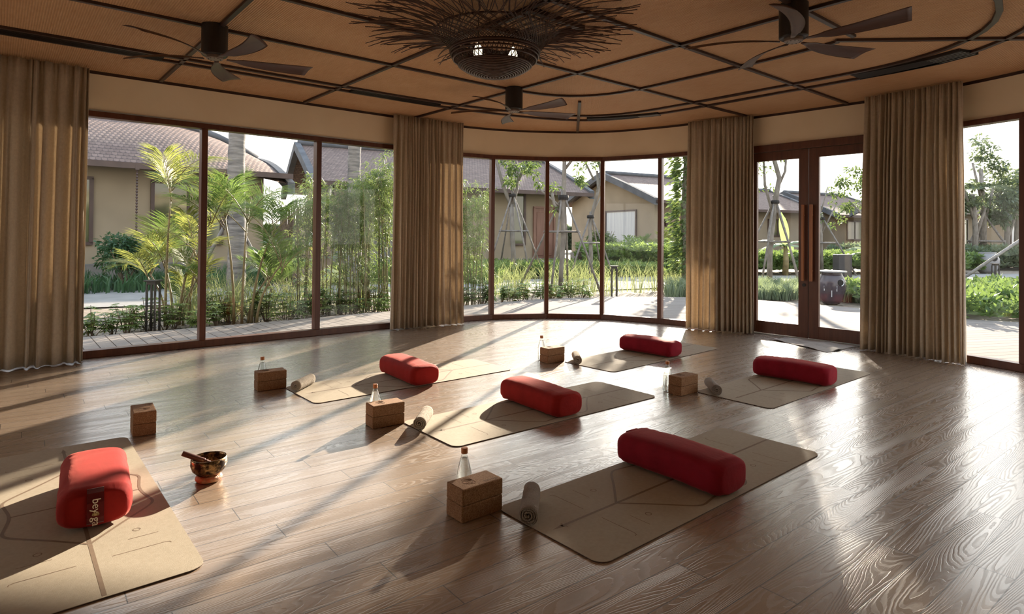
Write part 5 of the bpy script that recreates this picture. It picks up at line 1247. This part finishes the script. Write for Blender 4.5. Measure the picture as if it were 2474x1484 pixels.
# tree behind the left door pane
T5 = (7.5, 17.9)
tree('young_tree', 'leaning staked tree behind the left door pane', T5, [(0, 0, 0, 0.08), (0.0, 0, 0.8, 0.075), (0.02, 0, 1.4, 0.09), (0.15, 0, 2.4, 0.08), (0.27, 0, 3.1, 0.065), (0.10, 0, 3.7, 0.06), (-0.05, 0, 4.6, 0.06), (-0.2, 0, 5.6, 0.05)],
     [[(0.26, 0, 2.9, 0.04), (0.44, 0, 3.3, 0.035), (0.48, 0, 3.9, 0.03)], [(0.1, 0, 2.0, 0.04), (-0.15, 0, 2.9, 0.04), (-0.2, 0, 3.9, 0.025)]],
     [(-0.25, 0, 3.5, 0.25, 0.5), (-0.35, 0, 3.9, 0.3, 0.6), (-0.2, 0, 5.0, 0.8, 3.0), (0.5, 0, 5.4, 0.8, 3.0), (-0.5, 0, 4.4, 0.5, 1.6), (0.3, 0, 4.6, 0.6, 2.2), (-0.9, 0, 5.4, 0.7, 2.2), *[(x_, 0.2, z_, 0.42, 2.0) for x_ in (-1.2, -0.6, 0.0, 0.6) for z_ in (4.1, 4.7, 5.3, 5.9, 6.4)], (0.1, 0.5, 2.9, 0.2, 0.3)], ln=0.13, wd=0.05, seed=9)  # gridded crown clumps, out of view, are added to block sun through the door
stakes('lashed pole support around the leaning tree in the left door pane', T5, [(-0.45, -0.5), (0.95, 0.1), (0.55, -0.7), (-0.9, 0.5)], (0.15, 0, 2.4), 1.25, 0.032)
# feathery tree behind the right door pane
tree('garden_tree', 'bushy green tree behind the right door pane', (14.3, 24.5), [(0, 0, 0, 0.10), (0.1, 0, 1.4, 0.09), (0.0, 0, 2.4, 0.07)], [[(0, 0, 2.0, 0.05), (-0.9, 0, 2.9, 0.03)], [(0, 0, 2.2, 0.05), (0.5, 0, 3.4, 0.03)], [(0, 0, 1.6, 0.05), (0.9, 0, 2.6, 0.03)]],
     [(0.2, 0, 3.3, 0.6, 2.2), (-0.6, 0, 3.6, 0.5, 1.6), (0.6, 0, 2.8, 0.5, 1.8), (-1.3, 0, 3.3, 0.35, 0.8), (-0.9, 0, 2.5, 0.35, 0.9), (0.6, 0, 4.1, 0.5, 1.2), (-1.2, 0, 2.1, 0.3, 0.6)], ln=0.16, wd=0.065, seed=12)
tree('young_tree', 'slim staked tree with thin branches left in the right door pane', (11.6, 23.0), [(0, 0, 0, 0.06), (-0.05, 0, 1.5, 0.05), (-0.1, 0, 2.6, 0.04)], [[(-0.05, 0, 1.5, 0.03), (0.5, 0, 2.6, 0.02)], [(-0.1, 0, 2.2, 0.03), (0.2, 0, 3.3, 0.015)]], [(0.0, 0, 2.2, 0.25, 0.4), (0.4, 0, 2.6, 0.2, 0.3)], seed=15)
stakes('thin lashed pole support in the right door pane', (11.6, 23.0), [(-0.6, -0.3), (1.1, -0.3), (0.3, 0.7)], (-0.03, 0, 2.1), 1.2, 0.035)
# far right trees
for k, (x, y, h, lab, sd_) in enumerate(((22.8, 29.8, 6.0, 'tall slender tree with a tufted crown at the far right', 21), (21.8, 29.0, 4.4, 'palm like tree beside the tall slender tree at the far right', 22), (25.4, 31.0, 4.8, 'broad hazy tree at the right edge of the far right window', 23), (24.1, 30.0, 4.2, 'leafy tree behind the tall slender tree at the far right', 24), (21.1, 29.4, 3.3, 'small tree rising just right of the right curtain', 25))):
    rng = np.random.default_rng(sd_)
    cr_ = [(rng.normal(0, 0.55), 0, h * (0.93 - 0.16 * j) if k in (0,) else h * (0.95 - 0.11 * j), 0.62, 1.3) for j in range(3 if k == 0 else 4)] if k != 1 else []
    if k in (2, 3): cr_ += [(rng.normal(0, 1.2), 0, h * rng.uniform(0.45, 0.95), 0.6, 1.2) for j in range(3)]
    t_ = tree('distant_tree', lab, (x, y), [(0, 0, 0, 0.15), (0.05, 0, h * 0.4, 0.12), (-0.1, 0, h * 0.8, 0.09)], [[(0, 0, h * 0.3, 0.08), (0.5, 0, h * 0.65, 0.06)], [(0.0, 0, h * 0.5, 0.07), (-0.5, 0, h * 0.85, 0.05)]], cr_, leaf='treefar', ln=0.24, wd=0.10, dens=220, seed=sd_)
    if k == 1:
        lb = LB()
        for j in range(12): frond(lb, (-0.1, 0, h * 0.8), 2 * pi * j / 12, 1.5, 0.7, 0.5, nl=24, ll=0.55, lw=0.06, rng=rng)
        lb.build('fronds', MT['treefar'], t_)
stakes('lashed pole support around the tall slender tree at the far right', (22.8, 29.8), [(-1.6, -0.6), (1.5, -0.5), (0.4, 1.2)], (0, 0, 2.6), 1.3, 0.06)
bar = MB().tube([(0, 0, 0), (2.4, 0.5, 1.35)], 0.035, 8).build('leaning_pole', MT['stake'], smooth=True); bar.location = (9.9, 14.0, 0.10); tag(bar, 'single grey pole leaning over the glossy bed at the right edge', 'pole')
# tall ringed palm trunks behind the first palms, with crowns above the view
def tall_palm(label, x, y, r_, h, seed):
    rng = np.random.default_rng(seed); t = thing('tall_palm', label, 'palm', (x, y, GZ)); n = 40
    MB().tube([(0.02 * sin(i * 0.3), 0, h * i / n) for i in range(n + 1)], [r_ * (1.15 - 0.25 * i / n) * (1.05 if i % 2 else 0.97) for i in range(n + 1)], 16).build('trunk', MT['palmtrunk'], t, smooth=True)
    lb = LB()
    for j in range(14): frond(lb, (0, 0, h), 2 * pi * j / 14, 2.2, rng.uniform(0.2, 0.9), 0.5, nl=30, ll=0.6, lw=0.05, rng=rng)
    lb.build('fronds', MT['arecad'], t)
tall_palm('thick ringed palm trunk behind the second left pane', -5.55, 12.4, 0.15, 7.0, 1)
tall_palm('ringed palm trunk rising behind the bamboo', -4.0, 15.6, 0.15, 7.5, 2)
stakes('lashed pole support beside the thick ringed palm trunk', (-5.55, 12.4), [(-0.85, -0.35), (-0.45, 0.6), (0.7, 0.3)], (-0.1, 0, 1.7), 1.28, 0.04)
# rounded bush in front of the left house, fan leaved plants, banana plants
def bush(name, label, x, y, rad, h, mat, seed, n=1500, ln=0.12, wd=0.05):
    rng = np.random.default_rng(seed); t = thing(name, label, 'bush', (x, y, GZ)); m = MB()
    for k in range(7): a = 2 * pi * k / 7; m.tube([(0, 0, 0), (0.3 * rad * cos(a), 0.3 * rad * sin(a), h * 0.4), (0.6 * rad * cos(a), 0.6 * rad * sin(a), h * 0.7)], [0.02, 0.015, 0.008], 5)
    m.build('stems', MT['barkbrown'], t); lb = LB()
    for k in range(9): a = rng.uniform(0, 6.28); q = rng.uniform(0, 0.6) * rad; crown_leaves(lb, (q * cos(a), q * sin(a), h * rng.uniform(0.45, 0.85)), rad * 0.5, n // 9, ln, wd, rng)
    lb.build('foliage', MT[mat], t); return t
bush('round_bush', 'round dark green bush before the left house wall', -9.15, 14.6, 0.72, 1.35, 'fern', 3, 2600)
bush('round_bush', 'leafy bush with a yellow tip before the gable fronted house', 4.6, 23.5, 0.8, 1.35, 'shrub', 5, 2000)
bush('leafy_bush', 'green bush filling the gap between centre house and gable fronted house', 4.0, 26.6, 0.7, 2.3, 'tree', 6, 1600, 0.16, 0.06)
bush('leafy_bush', 'small green bush above the jar before the gable fronted house', 8.0, 27.9, 0.5, 1.55, 'fern', 7, 500)
def fan_plant(name, label, x, y, h, n, L, mat, seed, cat='palm'):
    rng = np.random.default_rng(seed); t = thing(name, label, cat, (x, y, GZ)); lb = LB(); m = MB()
    for k in range(n):
        az = 2 * pi * k / n + rng.uniform(-.3, .3); e = rng.uniform(0.3, 1.2); tip = np.array([cos(az) * cos(e), sin(az) * cos(e), sin(e)]) * h * rng.uniform(0.7, 1.0)
        m.tube([(0, 0, 0.05), tuple(tip * 0.5 + (0, 0, 0.05)), tuple(tip)], [0.012, 0.01, 0.007], 5); nl = 13; a = np.linspace(-1.5, 1.5, nl)
        fwd = np.array([cos(az), sin(az), 0.1]); sd_ = np.array([-sin(az), cos(az), 0]); D_ = np.cos(a)[:, None] * fwd + np.sin(a)[:, None] * sd_ + np.array([0, 0, -0.15])
        lb.leaf(np.repeat(tip[None], nl, 0), D_, L * rng.uniform(0.8, 1.1), L * 0.16, droop=0.25, rng=rng, up=(0, 0, 1))
    m.build('stalks', MT['arecastem'], t); lb.build('fan_leaves', MT[mat], t); return t
fan_plant('fan_palm', 'grey green fan palm behind the second areca palm', -4.75, 13.1, 1.15, 9, 0.42, 'spider', 3)
fan_plant('fan_palm', 'low fan palm beside the reed fence', -5.8, 16.6, 1.5, 9, 0.5, 'spider', 4)
fan_plant('fan_palm', 'small fan palm before the curtained window', 6.3, 26.2, 0.8, 9, 0.45, 'glossy', 6)
def feather(label, x, y, h, seed, mat):
    rng = np.random.default_rng(seed); t = thing('feather_palm', label, 'palm', (x, y, GZ)); lb = LB()
    for j in range(9): frond(lb, (0, 0, 0.3), 2 * pi * j / 9 + 0.3, h * rng.uniform(0.7, 1.05), rng.uniform(0.8, 1.35), 0.3, nl=30, ll=0.3 * h, lw=0.03, rng=rng)
    lb.build('fronds', MT[mat], t); return t
feather('feathery palm before the curtained window of the gable fronted house', 6.9, 26.6, 2.1, 3, 'areca'); feather('dark feathery palm left of the curtained window', 5.4, 26.4, 1.7, 5, 'arecad'); feather('drooping feathery palm between the second areca palm and the bamboo', -4.35, 11.3, 1.3, 7, 'arecad')
def banana(label, x, y, h, seed, az0=0.0):
    rng = np.random.default_rng(seed); t = thing('banana_plant', label, 'banana plant', (x, y, GZ)); MB().tube([(0, 0, 0), (0.03, 0, h * 0.25), (0, 0, h * 0.5)], [0.11, 0.10, 0.06], 10).build('stem', MT['arecastem'], t, smooth=True)
    for k, (az, e, L, w) in enumerate(((pi * 0.5, 1.5, 1.25, 0.36), (0.2, 0.5, 1.2, 0.34), (pi - 0.3, 0.55, 1.2, 0.34), (0.9, 0.25, 1.0, 0.3), (pi + 0.5, 0.3, 1.1, 0.32), (-0.7, 0.15, 1.1, 0.3), (pi * 0.8, 0.2, 1.0, 0.3))):
        az += az0; NB = 14; V = []
        for i in range(NB + 1):
            s = i / NB; r_ = L * s; z = h * 0.5 + L * (sin(e) * s - (0.45 if e < 1.2 else 0.03) * s * s) ; wv_ = w / 2 * (sin(pi * min(1, s * 0.93 + 0.05)) ** 0.55) * (0 if i in (0,) else 1)
            rr_ = cos(e) * r_ + (0.25 * s * s if e > 1.2 else 0)
            for q in (-1, 0, 1): V.append((cos(az) * rr_ - sin(az) * q * wv_, sin(az) * rr_ + cos(az) * q * wv_ + (0.0), z + (0.05 * w if q == 0 else 0.0) - abs(q) * 0.05 + 0.015 * sin(i * 2.3) * abs(q)))
        F = [(3 * i + j, 3 * i + j + 1, 3 * i + j + 4, 3 * i + j + 3) for i in range(NB) for j in (0, 1)]
        m = MB(); m.add(V, F); m.build('leaf', MT['banana'], t, smooth=True)
    return t
banana('banana plant with an upright pale leaf in the left door pane', 9.95, 22.4, 2.2, 3)
banana('banana plant with drooping leaves in the right door pane', 13.2, 22.6, 1.7, 5, 0.4)
# loose mulch stones along the bed
rgs = np.random.default_rng(3); lb = LB(); n = 1500; t_ = rgs.uniform(-0.5, 5.4, n); n_ = rgs.uniform(9.1, 10.4, n); B = np.stack([t_ * CA - n_ * SA, t_ * SA + n_ * CA, np.full(n, GZ - 0.01)], 1)
lb.leaf(B, np.stack([rgs.normal(size=n), rgs.normal(size=n), np.full(n, 0.15)], 1), rgs.uniform(0.02, 0.07, n), 0.03, rng=rgs); o = lb.build('dry_leaf_litter', MT['stake']); tag(o, 'dry leaf litter on the soil strip beside the deck', 'leaf litter', None, 'stuff')
